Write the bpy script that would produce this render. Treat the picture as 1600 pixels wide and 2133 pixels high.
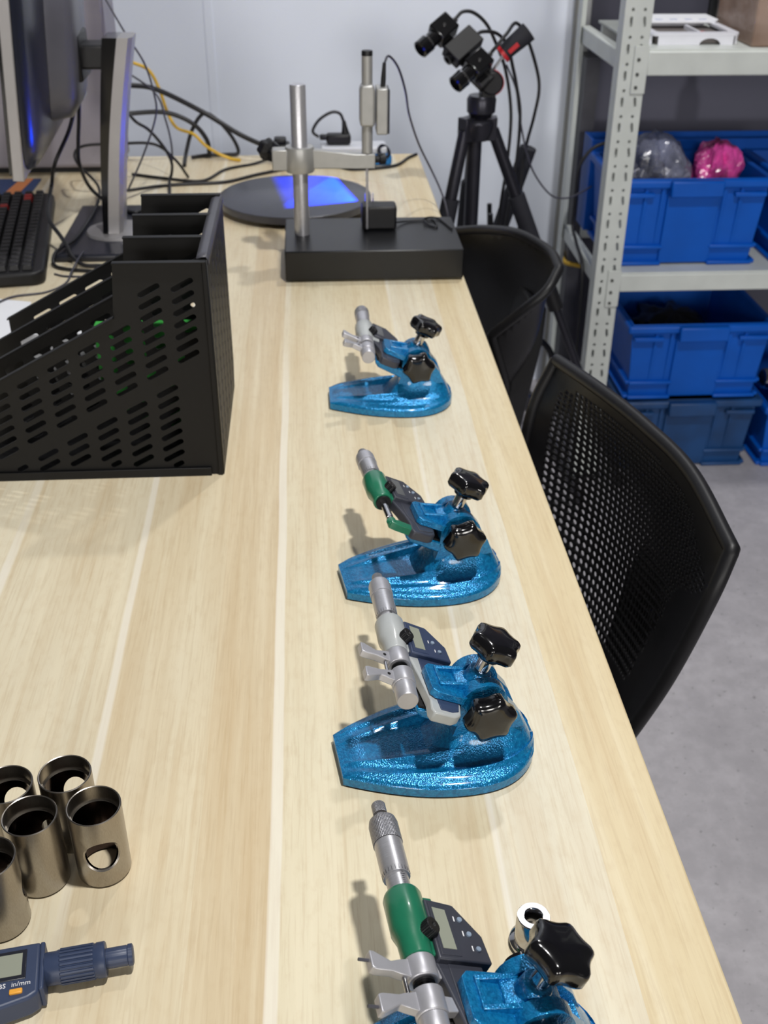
import bpy, bmesh, math, random
from mathutils import Vector, Matrix
import numpy as np
random.seed(7)
for o in list(bpy.data.objects): bpy.data.objects.remove(o)
scene = bpy.context.scene
COL = scene.collection

# ------------------------------------------------------------------ camera, light, exposure
cam_d = bpy.data.cameras.new('camera')
cam_d.sensor_fit = 'VERTICAL'; cam_d.sensor_height = 36.0
cam_d.lens = 2270.0 / 2133.0 * 36.0
cam_d.clip_start = 0.02
cam_d.dof.use_dof = True; cam_d.dof.focus_distance = 0.74; cam_d.dof.aperture_fstop = 14.0
cam = bpy.data.objects.new('camera', cam_d); COL.objects.link(cam)
cam.matrix_world = Matrix(((0.9977548, 0.02983485, -0.05996031, 0.0),
                           (-0.06666905, 0.52763392, -0.84685163, 0.0),
                           (0.0063714, 0.84894778, 0.52843833, 1.35),
                           (0, 0, 0, 1)))
scene.camera = cam

world = bpy.data.worlds.new('world'); scene.world = world; world.use_nodes = True
world.node_tree.nodes['Background'].inputs[0].default_value = (0.98, 0.95, 0.92, 1)
world.node_tree.nodes['Background'].inputs[1].default_value = 0.060

def area(name, loc, size, power, color=(1, 0.97, 0.93), target=None, shape='DISK', size_y=None):
    l = bpy.data.lights.new(name, 'AREA'); l.shape = shape; l.size = size
    if size_y: l.size_y = size_y
    l.energy = power; l.color = color
    o = bpy.data.objects.new(name, l); COL.objects.link(o); o.location = loc
    t = Vector(target) if target else Vector((loc[0], loc[1], 0))
    o.rotation_euler = (t - Vector(loc)).to_track_quat('-Z', 'Y').to_euler()
    return o
# workshop ceiling lamp nearly overhead: throws the crisp shadows
area('ceiling_lamp_overhead_offscreen', (0.45, 0.40, 3.25), 0.13, 53, (1, 0.985, 0.965))
def wall_fill(name, loc, power):  # unseen fill lights, added to brighten the back wall
    l = bpy.data.lights.new(name, 'POINT'); l.energy = power; l.color = (1.0, 0.965, 0.92); l.shadow_soft_size = 1.1
    o = bpy.data.objects.new(name, l); COL.objects.link(o); o.location = loc
wall_fill('wall_fill_left_offscreen', (-2.2, -9.0, 3.0), 900)
wall_fill('wall_fill_right_offscreen', (2.8, -9.0, 3.0), 950)
# next lamp of the same ceiling row: it throws the scanner's shadows onto the back of the desk
area('ceiling_lamp_next_offscreen', (0.70, 2.42, 3.25), 0.13, 20, (1, 0.985, 0.965))

# blue pattern projector of the scanner: a square beam onto the turntable
PROJ_P = Vector((0.2640, 2.2500, 0.9560))
_q = [Vector(p) for p in ((-.070, 2.19, .7725), (.050, 2.19, .7725), (.087, 2.015, .7725), (-.040, 1.975, .7725))]
_c = sum(_q, Vector()) / 4; _zx = (PROJ_P - _c).normalized()
_xx = ((_q[1] + _q[2]) - (_q[0] + _q[3])); _xx = (_xx - _zx * _xx.dot(_zx)).normalized(); _yx = _zx.cross(_xx)
PROJ_M = Matrix(((_xx.x, _yx.x, _zx.x, PROJ_P.x), (_xx.y, _yx.y, _zx.y, PROJ_P.y), (_xx.z, _yx.z, _zx.z, PROJ_P.z), (0, 0, 0, 1)))
_l = [PROJ_M.inverted() @ p for p in _q]
PROJ_Q = [(p.x / -p.z, p.y / -p.z) for p in _l]
_s = PROJ_M.inverted() @ Vector((-0.004, 2.085, .7725)); PROJ_S = _s.x / -_s.z
pl = bpy.data.lights.new('projector_beam', 'SPOT'); pl.spot_size = math.radians(60); pl.spot_blend = 0.0
pl.energy = 900; pl.color = (0.002, 0.045, 1.0); pl.shadow_soft_size = 0.004
pl.use_nodes = True
_nt = pl.node_tree; _em = [n for n in _nt.nodes if n.type == 'EMISSION'][0]
_tc = _nt.nodes.new('ShaderNodeTexCoord'); _sx = _nt.nodes.new('ShaderNodeSeparateXYZ')
_nt.links.new(_tc.outputs['Normal'], _sx.inputs[0])
def _m(op, a, b=None):
    n = _nt.nodes.new('ShaderNodeMath'); n.operation = op
    for i, q in enumerate((a, b)):
        if q is None: continue
        if isinstance(q, (int, float)): n.inputs[i].default_value = q
        else: _nt.links.new(q, n.inputs[i])
    return n.outputs[0]
_az = _m('ABSOLUTE', _sx.outputs[2])
_u = _m('DIVIDE', _sx.outputs[0], _az); _v = _m('DIVIDE', _sx.outputs[1], _az)
def _half(a, b):      # keystoned picture: 1 on the inner side of the edge a-b
    nx, ny = a[1] - b[1], b[0] - a[0]
    if nx * (0 - a[0]) + ny * (0 - a[1]) < 0: nx, ny = -nx, -ny
    e = _m('ADD', _m('MULTIPLY', _m('SUBTRACT', _u, a[0]), nx), _m('MULTIPLY', _m('SUBTRACT', _v, a[1]), ny))
    return _m('GREATER_THAN', e, 0.0)
_in = None
for _i in range(4):
    _h = _half(PROJ_Q[_i], PROJ_Q[(_i + 1) % 4]); _in = _h if _in is None else _m('MULTIPLY', _in, _h)
_lv = _m('ADD', _m('MULTIPLY', _m('GREATER_THAN', _u, PROJ_S), 0.68), 0.32)   # darker stripe field on one side
_nt.links.new(_m('MULTIPLY', _in, _lv), _em.inputs['Strength'])
po = bpy.data.objects.new('projector_beam', pl); COL.objects.link(po)
po.matrix_world = PROJ_M

vs = scene.view_settings
vs.view_transform = 'Standard'; vs.look = 'None'; vs.gamma = 1.0; vs.exposure = -0.06
vs.use_curve_mapping = False

# ------------------------------------------------------------------ materials
def lin(c):
    out = []
    for v in c[:3]:
        v = v / 255.0
        out.append(v / 12.92 if v <= 0.04045 else ((v + 0.055) / 1.055) ** 2.4)
    return (*out, 1.0)

class NT:
    def __init__(s, name):
        s.m = bpy.data.materials.new(name); s.m.use_nodes = True
        s.t = s.m.node_tree; s.b = s.t.nodes['Principled BSDF']
    def n(s, typ, **kw):
        nd = s.t.nodes.new(typ)
        for k, v in kw.items(): setattr(nd, k, v)
        return nd
    def l(s, a, b): s.t.links.new(a, b)
    def math(s, op, *a):
        nd = s.n('ShaderNodeMath', operation=op)
        for i, q in enumerate(a):
            if isinstance(q, (int, float)): nd.inputs[i].default_value = q
            else: s.l(q, nd.inputs[i])
        return nd.outputs[0]
    def coords(s, scale=(1, 1, 1), kind='Object'):
        tc = s.n('ShaderNodeTexCoord'); mp = s.n('ShaderNodeMapping')
        mp.inputs['Scale'].default_value = scale; s.l(tc.outputs[kind], mp.inputs[0])
        return mp.outputs[0]
    def noise(s, vec, scale, detail=3, rough=0.5):
        nd = s.n('ShaderNodeTexNoise'); nd.inputs['Scale'].default_value = scale
        nd.inputs['Detail'].default_value = detail; nd.inputs['Roughness'].default_value = rough
        s.l(vec, nd.inputs['Vector']); return nd.outputs['Fac']
    def ramp(s, fac, stops, interp='LINEAR'):
        nd = s.n('ShaderNodeValToRGB'); r = nd.color_ramp; r.interpolation = interp
        while len(r.elements) < len(stops): r.elements.new(0.5)
        for e, (p, c) in zip(r.elements, stops): e.position = p; e.color = c
        s.l(fac, nd.inputs[0]); return nd.outputs[0]
    def mix(s, fac, a, b, mode='MIX'):
        nd = s.n('ShaderNodeMix', data_type='RGBA', blend_type=mode)
        for i, q in ((0, fac), (6, a), (7, b)):
            if isinstance(q, (int, float)): nd.inputs[i].default_value = q
            elif isinstance(q, tuple): nd.inputs[i].default_value = q
            else: s.l(q, nd.inputs[i])
        return nd.outputs[2]
    def bump(s, h, strength, dist=0.001):
        nd = s.n('ShaderNodeBump'); nd.inputs['Strength'].default_value = strength
        nd.inputs['Distance'].default_value = dist
        s.l(h, nd.inputs['Height']); s.l(nd.outputs[0], s.b.inputs['Normal'])

def simple(name, col, rough=0.5, metal=0.0, var=0.0, vscale=40, bump=0.0, bscale=200, bdist=0.0005, coat=0.0, spec=0.5, stretch=(1, 1, 1)):
    k = NT(name); c = lin(col)
    k.b.inputs['Roughness'].default_value = rough; k.b.inputs['Metallic'].default_value = metal
    k.b.inputs['Coat Weight'].default_value = coat; k.b.inputs['Coat Roughness'].default_value = 0.08
    k.b.inputs['Specular IOR Level'].default_value = spec
    vec = k.coords(stretch)
    f = k.noise(vec, vscale)
    d = tuple(v * (1 - var) for v in c[:3]) + (1,); e = tuple(min(1, v * (1 + var)) for v in c[:3]) + (1,)
    k.l(k.ramp(f, [(0.3, d), (0.7, e)]), k.b.inputs['Base Color'])
    if bump: k.bump(k.noise(vec, bscale, 2), bump, bdist)
    return k.m

def wood():
    k = NT('wood_laminate'); tc = k.n('ShaderNodeTexCoord'); sep = k.n('ShaderNodeSeparateXYZ')
    k.l(tc.outputs['Object'], sep.inputs[0]); X = sep.outputs[0]
    wob = k.math('MULTIPLY', k.math('SUBTRACT', k.noise(k.coords((1, 4.5, 1)), 1.0, 2), 0.5), 0.005)
    xx = k.math('ADD', X, wob)
    tt = k.math('DIVIDE', k.math('ADD', xx, 1.0), 1.3)
    bp = [(-1.0, (224, 213, 186)), (-.62, (219, 205, 174)), (-.46, (226, 216, 190)), (-.300, (227, 216, 188)), (-.1747, (223, 209, 178)),
          (-.0954, (216, 198, 164)), (-.0410, (229, 218, 188)), (.03, (226, 213, 181)), (.116, (228, 219, 195)), (.185, (223, 206, 168))]
    base = k.ramp(tt, [((x + 1.0) / 1.3, lin(c)) for x, c in bp], 'CONSTANT')
    g0 = k.noise(k.coords((7, 0.7, 1)), 1.7, 3, 0.5)
    g1 = k.noise(k.coords((22, 1.0, 1)), 1.6, 4, 0.55)
    g2 = k.noise(k.coords((80, 1.7, 1)), 1.5, 4, 0.6)
    g3 = k.noise(k.coords((420, 18, 1)), 1.0, 2, 0.6)
    def band(f, a, b, amt, flip=False):
        st = [(a, (0, 0, 0, 1)), (b, (1, 1, 1, 1))] if not flip else [(a, (1, 1, 1, 1)), (b, (0, 0, 0, 1))]
        return k.math('MULTIPLY', k.ramp(f, st), amt)
    c = k.mix(band(g0, 0.50, 0.72, 0.45), base, lin((208, 184, 145)))
    c = k.mix(band(g1, 0.50, 0.68, 0.36), c, lin((206, 180, 139)))
    c = k.mix(band(g1, 0.30, 0.46, 0.45, True), c, lin((240, 231, 204)))
    c = k.mix(band(g2, 0.50, 0.66, 0.28), c, lin((241, 230, 201)))
    c = k.mix(band(g2, 0.32, 0.44, 0.26, True), c, lin((196, 167, 122)))
    c = k.mix(band(g3, 0.34, 0.48, 0.18, True), c, lin((182, 155, 114)))
    g4 = k.noise(k.coords((150, 70, 1)), 1.0, 3, 0.6)
    c = k.mix(band(g4, 0.50, 0.70, 0.16), c, lin((196, 170, 130)))
    s = None
    for x0, w, soft in ((-.300, .0042, .0010), (-.1747, .0034, .0010), (-.0372, .0042, .0006), (.1170, .0022, .0010), (-.52, .005, .001), (-.76, .005, .001)):
        d = k.math('ABSOLUTE', k.math('SUBTRACT', xx, x0))
        mr = k.n('ShaderNodeMapRange'); mr.inputs[1].default_value = w - soft; mr.inputs[2].default_value = w + soft
        mr.inputs[3].default_value = 1; mr.inputs[4].default_value = 0; k.l(d, mr.inputs[0])
        s = mr.outputs[0] if s is None else k.math('MAXIMUM', s, mr.outputs[0])
    fade = k.ramp(k.noise(k.coords((3.0, 1.5, 1)), 1.2, 1), [(0.34, (0.10,) * 3 + (1,)), (0.52, (1, 1, 1, 1))])
    c = k.mix(k.math('MULTIPLY', s, k.math('MULTIPLY', fade, 0.60)), c, lin((244, 239, 226)))
    k.l(c, k.b.inputs['Base Color'])
    k.b.inputs['Roughness'].default_value = 0.40; k.b.inputs['Specular IOR Level'].default_value = 0.40
    k.bump(g3, 0.10, 0.0004)
    return k.m

def concrete():
    k = NT('concrete_floor'); v = k.coords((1, 1, 1))
    a = k.noise(v, 3.0, 6, 0.65); b = k.noise(v, 30, 5, 0.7); sp = k.noise(v, 95, 2, 0.5)
    c = k.ramp(a, [(0.32, lin((164, 161, 166))), (0.68, lin((196, 193, 198)))])
    c = k.mix(k.math('MULTIPLY', k.ramp(b, [(0.42, (1, 1, 1, 1)), (0.62, (0, 0, 0, 1))]), 0.35), c, lin((152, 149, 154)))
    c = k.mix(k.ramp(sp, [(0.66, (0, 0, 0, 1)), (0.74, (0.8, 0.8, 0.8, 1))]), c, lin((128, 125, 128)))
    k.l(c, k.b.inputs['Base Color']); k.b.inputs['Roughness'].default_value = 0.55
    k.bump(b, 0.15, 0.002); return k.m

def hammertone():
    k = NT('blue_hammertone_paint'); v = k.coords((1, 1, 1))
    vo = k.n('ShaderNodeTexVoronoi'); vo.inputs['Scale'].default_value = 820; k.l(v, vo.inputs['Vector'])
    ns = k.noise(v, 380, 2)
    h = k.math('ADD', vo.outputs['Distance'], ns)
    k.l(k.ramp(ns, [(0.35, lin((6, 110, 168))), (0.65, lin((20, 140, 200)))]), k.b.inputs['Base Color'])
    k.b.inputs['Metallic'].default_value = 0.40; k.b.inputs['Roughness'].default_value = 0.27
    k.b.inputs['Coat Weight'].default_value = 0.5; k.b.inputs['Coat Roughness'].default_value = 0.10
    k.bump(h, 0.5, 0.0005); return k.m

def knurl():
    k = NT('knurled_steel'); tc = k.n('ShaderNodeTexCoord'); sep = k.n('ShaderNodeSeparateXYZ')
    k.l(tc.outputs['Object'], sep.inputs[0])
    ang = k.math('ARCTAN2', sep.outputs[0], sep.outputs[2]); y = sep.outputs[1]
    p = k.math('MULTIPLY', ang, 28.0); q = k.math('MULTIPLY', y, 3100.0)
    w = k.math('MULTIPLY', k.math('SINE', k.math('ADD', p, q)), k.math('SINE', k.math('SUBTRACT', p, q)))
    k.l(k.ramp(w, [(0.0, lin((120, 120, 126))), (0.6, lin((205, 205, 210)))]), k.b.inputs['Base Color'])
    k.b.inputs['Metallic'].default_value = 0.6; k.b.inputs['Roughness'].default_value = 0.35
    k.bump(w, 0.5, 0.0005); return k.m

def brushed(name, col, rough=0.28, scale=(1, 1, 1), metal=1.0):
    k = NT(name); f = k.noise(k.coords(scale), 60, 3)
    c = lin(col); k.l(k.ramp(f, [(0.3, tuple(v * .8 for v in c[:3]) + (1,)), (0.7, c)]), k.b.inputs['Base Color'])
    k.b.inputs['Metallic'].default_value = metal; k.b.inputs['Roughness'].default_value = rough
    return k.m

def plastic_film(name, col, alpha):
    k = NT(name); k.l(k.ramp(k.noise(k.coords(), 14, 4), [(0.35, lin(tuple(c * .55 for c in col))), (0.65, lin(col))]), k.b.inputs['Base Color'])
    k.b.inputs['Roughness'].default_value = 0.15; k.b.inputs['Alpha'].default_value = alpha
    k.b.inputs['Specular IOR Level'].default_value = 0.9
    k.bump(k.noise(k.coords(), 60, 3), 0.6, 0.004); return k.m

M = dict(
    wood=wood(), concrete=concrete(), hammer=hammertone(), knurl=knurl(),
    wall=simple('white_wall_panel', (234, 241, 255), 0.6, var=0.02, vscale=2),
    rearwall=simple('grey_rear_wall', (84, 84, 98), 0.8, var=0.06, vscale=3),
    trim=simple('aluminium_trim', (168, 170, 172), 0.45, 0.3, var=0.05, vscale=20),
    trim2=simple('beige_trim', (150, 148, 138), 0.5, var=0.05, vscale=20),
    deskleg=simple('white_steel_leg', (200, 202, 205), 0.45, var=0.02),
    blackgloss=simple('black_glossy_plastic', (14, 14, 17), 0.16, coat=0.4, var=0.1),
    blackmatte=simple('black_matte_plastic', (20, 20, 23), 0.45, spec=0.4, var=0.15, vscale=120, bump=0.08, bscale=900),
    blackpow=simple('black_powder_coat', (10, 10, 12), 0.5, spec=0.3, var=0.15, vscale=200, bump=0.06, bscale=1200, bdist=0.0002),
    greyedge=simple('dark_grey_steel_edge', (74, 74, 82), 0.45, var=0.1),
    rubber=simple('black_rubber', (18, 18, 20), 0.8, var=0.2, bump=0.3, bscale=1500),
    chrome=brushed('chrome', (205, 205, 208), 0.12),
    steel=brushed('satin_steel', (205, 205, 210), 0.36, (4, 60, 4), 0.7),
    satin=simple('satin_nickel', (190, 190, 196), 0.38, 0.55, var=0.06, vscale=80),
    sleeve=brushed('honed_steel', (172, 166, 158), 0.30, (60, 60, 6)),
    sleevein=brushed('shaded_bore_steel', (70, 60, 60), 0.16, (60, 60, 6)),  # dark reflections inside the bore are put into this colour
    castgrey=simple('grey_enamel', (178, 182, 182), 0.35, var=0.05, vscale=60, bump=0.12, bscale=500, coat=0.2),
    green=simple('green_enamel', (30, 114, 84), 0.3, var=0.08, vscale=60, bump=0.06, bscale=500, coat=0.4),
    house=simple('dark_grey_housing', (58, 60, 70), 0.42, var=0.06, vscale=90),
    houseblue=simple('slate_blue_housing', (52, 64, 92), 0.42, var=0.06, vscale=90),
    lcd=simple('lcd_glass', (150, 154, 140), 0.12, var=0.03, vscale=10),
    lcddark=simple('dark_lcd_glass', (92, 94, 96), 0.12, var=0.03, vscale=10),
    lcdframe=simple('lcd_frame', (34, 36, 46), 0.3, var=0.05),
    button=simple('pale_button', (140, 156, 176), 0.4, var=0.05),
    orange=simple('orange_button', (240, 170, 60), 0.4, var=0.05),
    white=simple('white_print', (235, 235, 238), 0.5, var=0.02),
    granite=simple('black_granite', (17, 18, 21), 0.34, var=0.25, vscale=500, spec=0.45),
    silverpaint=simple('silver_painted_metal', (172, 172, 170), 0.4, 0.5, var=0.05, vscale=60),
    disc=simple('turntable_mat', (50, 52, 64), 0.30, spec=0.8, var=0.12, vscale=60, bump=0.1, bscale=400),
    crate=simple('blue_crate_plastic', (0, 84, 184), 0.42, spec=0.3, var=0.08, vscale=12, bump=0.03, bscale=60),
    cratedark=simple('worn_shaded_crate_plastic', (16, 62, 112), 0.5, var=0.25, vscale=14, bump=0.05, bscale=60),  # dirt and wear, plus shade under the upper crate put into the colour
    rack=simple('white_rack_enamel', (200, 205, 202), 0.4, var=0.05, vscale=18),
    rackdark=simple('rack_hole_shade', (70, 72, 70), 0.7, var=0.2),  # shade of the bracket holes as a dark colour
    cable=simple('black_cable', (26, 26, 30), 0.45, var=0.1),
    cablegrey=simple('grey_cable', (62, 62, 74), 0.4, var=0.1),
    yellow=simple('yellow_cable', (222, 180, 60), 0.45, var=0.1),
    monback=simple('monitor_back_plastic', (30, 33, 46), 0.28, var=0.06, vscale=30),
    monhump=simple('grey_monitor_plastic', (86, 86, 96), 0.35, var=0.05, vscale=30),
    monbezel=simple('silver_bezel', (158, 156, 158), 0.34, 0.4, var=0.04, vscale=20),
    screen=simple('dark_screen', (16, 16, 20), 0.12, var=0.02),
    casegrey=simple('grey_case_metal', (146, 142, 152), 0.42, 0.25, var=0.05, vscale=12),
    key=simple('black_key', (24, 24, 27), 0.5, var=0.1),
    keyred=simple('red_key', (190, 42, 34), 0.5, var=0.05),
    cardblue=simple('dark_blue_card', (46, 72, 124), 0.5, var=0.35, vscale=120, stretch=(8, 1, 1)),
    cardorange=simple('orange_card', (240, 150, 90), 0.5, var=0.05),
    paper=simple('white_paper', (244, 246, 252), 0.6, var=0.01),
    paperblue=simple('blue_print', (70, 110, 190), 0.6, var=0.05),
    stripblue=simple('blue_strip_plastic', (30, 120, 190), 0.4, var=0.05),
    stripwhite=simple('white_strip_plastic', (215, 218, 226), 0.4, var=0.03),
    tripod=simple('tripod_anodised', (48, 48, 56), 0.32, 0.6, var=0.08, vscale=40),
    foam=simple('tripod_foam', (28, 29, 38), 0.75, var=0.15, bump=0.2, bscale=900),
    red=simple('red_plastic', (190, 28, 40), 0.4, var=0.05),
    cardboard=simple('brown_cardboard', (150, 116, 92), 0.6, var=0.12, vscale=12),
    tape=simple('amber_tape', (226, 150, 30), 0.25, var=0.12, vscale=18),
    film=plastic_film('clear_plastic_film', (176, 180, 205), 0.55),
    wrap=plastic_film('stretch_wrap', (215, 205, 200), 0.28),
    pink=plastic_film('pink_plastic_film', (236, 84, 176), 0.92),
    metalbits=brushed('loose_steel_parts', (150, 150, 156), 0.25),
    darkbits=simple('dark_scrap', (22, 20, 20), 0.5, var=0.3),
    traywhite=simple('white_tray_plastic', (228, 229, 238), 0.35, var=0.02),
    greybed=simple('grey_bed', (112, 106, 104), 0.5, var=0.06),
    greenbox=simple('green_packet', (60, 170, 70), 0.5, var=0.1),
)

# ------------------------------------------------------------------ geometry helpers
def cr(pts, n=8):
    P = [Vector(p) for p in pts]; out = []
    for i in range(len(P) - 1):
        p0 = P[i - 1] if i else P[0] * 2 - P[1]; p1 = P[i]; p2 = P[i + 1]
        p3 = P[i + 2] if i + 2 < len(P) else P[-1] * 2 - P[-2]
        for k in range(n):
            t = k / n
            out.append(0.5 * ((2 * p1) + (p2 - p0) * t + (2 * p0 - 5 * p1 + 4 * p2 - p3) * t * t + (3 * p1 - p0 - 3 * p2 + p3) * t ** 3))
    out.append(P[-1]); return out

class S:
    def __init__(s): s.v = []; s.f = []
    def add(s, v, f, T=None):
        o = len(s.v)
        s.v += [tuple(T @ Vector(p)) if T else tuple(p) for p in v]
        s.f += [tuple(i + o for i in q) for q in f]; return s
    def box(s, c, d, T=None, top=None):
        x, y, z = c; a, b, h = d[0] / 2, d[1] / 2, d[2] / 2
        ta, tb = (top[0] / 2, top[1] / 2) if top else (a, b)
        v = [(x - a, y - b, z - h), (x + a, y - b, z - h), (x + a, y + b, z - h), (x - a, y + b, z - h),
             (x - ta, y - tb, z + h), (x + ta, y - tb, z + h), (x + ta, y + tb, z + h), (x - ta, y + tb, z + h)]
        return s.add(v, [(3, 2, 1, 0), (4, 5, 6, 7), (0, 1, 5, 4), (1, 2, 6, 5), (2, 3, 7, 6), (3, 0, 4, 7)], T)
    def prism(s, poly, a, b, axis='z', T=None):
        n = len(poly)
        mp = {'z': lambda p, h: (p[0], p[1], h), 'y': lambda p, h: (p[0], h, p[1]), 'x': lambda p, h: (h, p[0], p[1])}[axis]
        v = [mp(p, a) for p in poly] + [mp(p, b) for p in poly]
        f = [tuple(range(n))[::-1], tuple(range(n, 2 * n))] + [(i, (i + 1) % n, n + (i + 1) % n, n + i) for i in range(n)]
        return s.add(v, f, T)
    def lathe(s, prof, c=(0, 0, 0), axis='z', n=28, T=None, closed=False, rf=None):
        v = []; f = []; rows = []
        for r, h in prof:
            if r <= 1e-7: v.append((0, 0, h)); rows.append([len(v) - 1])
            else:
                row = []
                for i in range(n):
                    t = 2 * math.pi * i / n; rr = r * (rf(t) if rf else 1)
                    v.append((rr * math.cos(t), rr * math.sin(t), h)); row.append(len(v) - 1)
                rows.append(row)
        pairs = list(zip(rows, rows[1:])) + ([(rows[-1], rows[0])] if closed else [])
        for A, B in pairs:
            if len(A) == 1 and len(B) == 1: continue
            for i in range(n):
                j = (i + 1) % n
                if len(A) == 1: f.append((A[0], B[j], B[i]))
                elif len(B) == 1: f.append((A[i], A[j], B[0]))
                else: f.append((A[i], A[j], B[j], B[i]))
        mp = {'z': lambda p: (p[0], p[1], p[2]), 'y': lambda p: (p[1], p[2], p[0]), 'x': lambda p: (p[2], p[0], p[1])}[axis]
        v = [tuple(q + w for q, w in zip(mp(p), c)) for p in v]
        return s.add(v, f, T)
    def tube(s, pts, r, n=8, smooth=6, T=None):
        P = cr(pts, smooth) if smooth and len(pts) > 2 else [Vector(p) for p in pts]
        v = []; f = []; nrm = None; m = len(P)
        for i, p in enumerate(P):
            d = (P[min(i + 1, m - 1)] - P[max(i - 1, 0)]).normalized()
            if nrm is None: nrm = d.orthogonal().normalized()
            else:
                nrm = nrm - d * nrm.dot(d)
                nrm = nrm.normalized() if nrm.length > 1e-6 else d.orthogonal().normalized()
            b = d.cross(nrm); rr = r(i / (m - 1)) if callable(r) else r
            for k in range(n):
                t = 2 * math.pi * k / n; v.append(p + rr * (math.cos(t) * nrm + math.sin(t) * b))
        for i in range(m - 1):
            for k in range(n):
                j = (k + 1) % n; f.append((i * n + k, i * n + j, (i + 1) * n + j, (i + 1) * n + k))
        f.append(tuple(range(n))[::-1]); f.append(tuple(range((m - 1) * n, m * n)))
        return s.add([tuple(p) for p in v], f, T)
    def grid(s, rows, closed=False):
        n = len(rows[0]); v = [p for r in rows for p in r]; f = []
        for i in range(len(rows) - 1):
            for j in range(n - 1 + (1 if closed else 0)):
                k = (j + 1) % n; f.append((i * n + j, i * n + k, (i + 1) * n + k, (i + 1) * n + j))
        return s.add(v, f)

def finish(me, smooth):
    bm = bmesh.new(); bm.from_mesh(me)
    bmesh.ops.recalc_face_normals(bm, faces=bm.faces)
    bm.to_mesh(me); bm.free()
    if smooth:
        for p in me.polygons: p.use_smooth = True
        me.set_sharp_from_angle(angle=math.radians(smooth))

def obj(name, shape, mat, parent=None, bevel=0.0, segs=2, smooth=35, w=False, solid=0.0, sub=0):
    """one mesh object; w=True: vertices are in world coordinates, moved into the frame of the root empty"""
    if isinstance(shape, S):
        v = shape.v
        if w and parent is not None:
            r = parent
            while r.parent: r = r.parent
            L = r.location; v = [(p[0] - L.x, p[1] - L.y, p[2] - L.z) for p in v]
        me = bpy.data.meshes.new(name); me.from_pydata(v, [], shape.f); me.update()
        finish(me, smooth)
    else:
        me = shape
    me.materials.clear(); me.materials.append(mat if not isinstance(mat, str) else M[mat])
    o = bpy.data.objects.new(name, me); COL.objects.link(o)
    if parent: o.parent = parent
    if sub:
        q = o.modifiers.new('sub', 'SUBSURF'); q.levels = sub; q.render_levels = sub
    if solid:
        q = o.modifiers.new('solid', 'SOLIDIFY'); q.thickness = solid; q.offset = 0
    if bevel:
        q = o.modifiers.new('bevel', 'BEVEL'); q.width = bevel; q.segments = segs; q.limit_method = 'ANGLE'
        q.angle_limit = math.radians(40); q.harden_normals = False
    return o

def tag(o, label, cat, group=None, kind=None):
    o['label'] = label; o['category'] = cat
    if group: o['group'] = group
    if kind: o['kind'] = kind
    return o
def struct(o): o['kind'] = 'structure'; return o
def thing(name, label, cat, loc=(0, 0, 0), rotz=0.0, group=None):
    o = bpy.data.objects.new(name, None); COL.objects.link(o); o.empty_display_size = 0.02
    o.location = loc; o.rotation_euler = (0, 0, rotz); return tag(o, label, cat, group)
def dup(o, parent=None):
    c = o.copy(); COL.objects.link(c); c.parent = parent
    for ch in list(o.children): dup(ch, c)
    return c

def plate(outer, holes, thick):
    """flat plate in local XY with holes cut through, from a filled 2D curve"""
    cu = bpy.data.curves.new('tmp', 'CURVE'); cu.dimensions = '2D'; cu.fill_mode = 'BOTH'; cu.extrude = thick / 2
    for loop in [outer] + holes:
        sp = cu.splines.new('POLY'); sp.points.add(len(loop) - 1); sp.use_cyclic_u = True
        for p, q in zip(sp.points, loop): p.co = (q[0], q[1], 0, 1)
    o = bpy.data.objects.new('tmp', cu); COL.objects.link(o)
    dg = bpy.context.evaluated_depsgraph_get()
    me = bpy.data.meshes.new_from_object(o.evaluated_get(dg))
    bpy.data.objects.remove(o); bpy.data.curves.remove(cu)
    return me
def slot(cx, cy, L, r, ang, n=5):
    p = []
    for s_ in (1, -1):
        for i in range(n + 1):
            t = -math.pi / 2 + math.pi * i / n
            x = (L / 2 - r) + r * math.cos(t); y = r * math.sin(t)
            if s_ < 0: x, y = -x, -y
            p.append((cx + x * math.cos(ang) - y * math.sin(ang), cy + x * math.sin(ang) + y * math.cos(ang)))
    return p
def circle(cx, cy, r, n=16): return [(cx + r * math.cos(2 * math.pi * i / n), cy + r * math.sin(2 * math.pi * i / n)) for i in range(n)]
def me_xform(me, T): me.transform(T); me.update(); return me
def text_mesh(txt, size, depth=0.0001):
    cu = bpy.data.curves.new('tmp', 'FONT'); cu.body = txt; cu.size = size; cu.extrude = depth; cu.resolution_u = 3
    o = bpy.data.objects.new('tmp', cu); COL.objects.link(o)
    me = bpy.data.meshes.new_from_object(o.evaluated_get(bpy.context.evaluated_depsgraph_get()))
    bpy.data.objects.remove(o); bpy.data.curves.remove(cu); return me
def axis_T(p, d, up=(0, 0, 1)):
    """matrix whose local z runs along d, origin p"""
    z = Vector(d).normalized(); x = Vector(up).cross(z)
    x = x.normalized() if x.length > 1e-5 else Vector((1, 0, 0)); y = z.cross(x)
    return Matrix(((x.x, y.x, z.x, p[0]), (x.y, y.y, z.y, p[1]), (x.z, y.z, z.z, p[2]), (0, 0, 0, 1)))
T0 = 0.75   # desk top height

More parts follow.
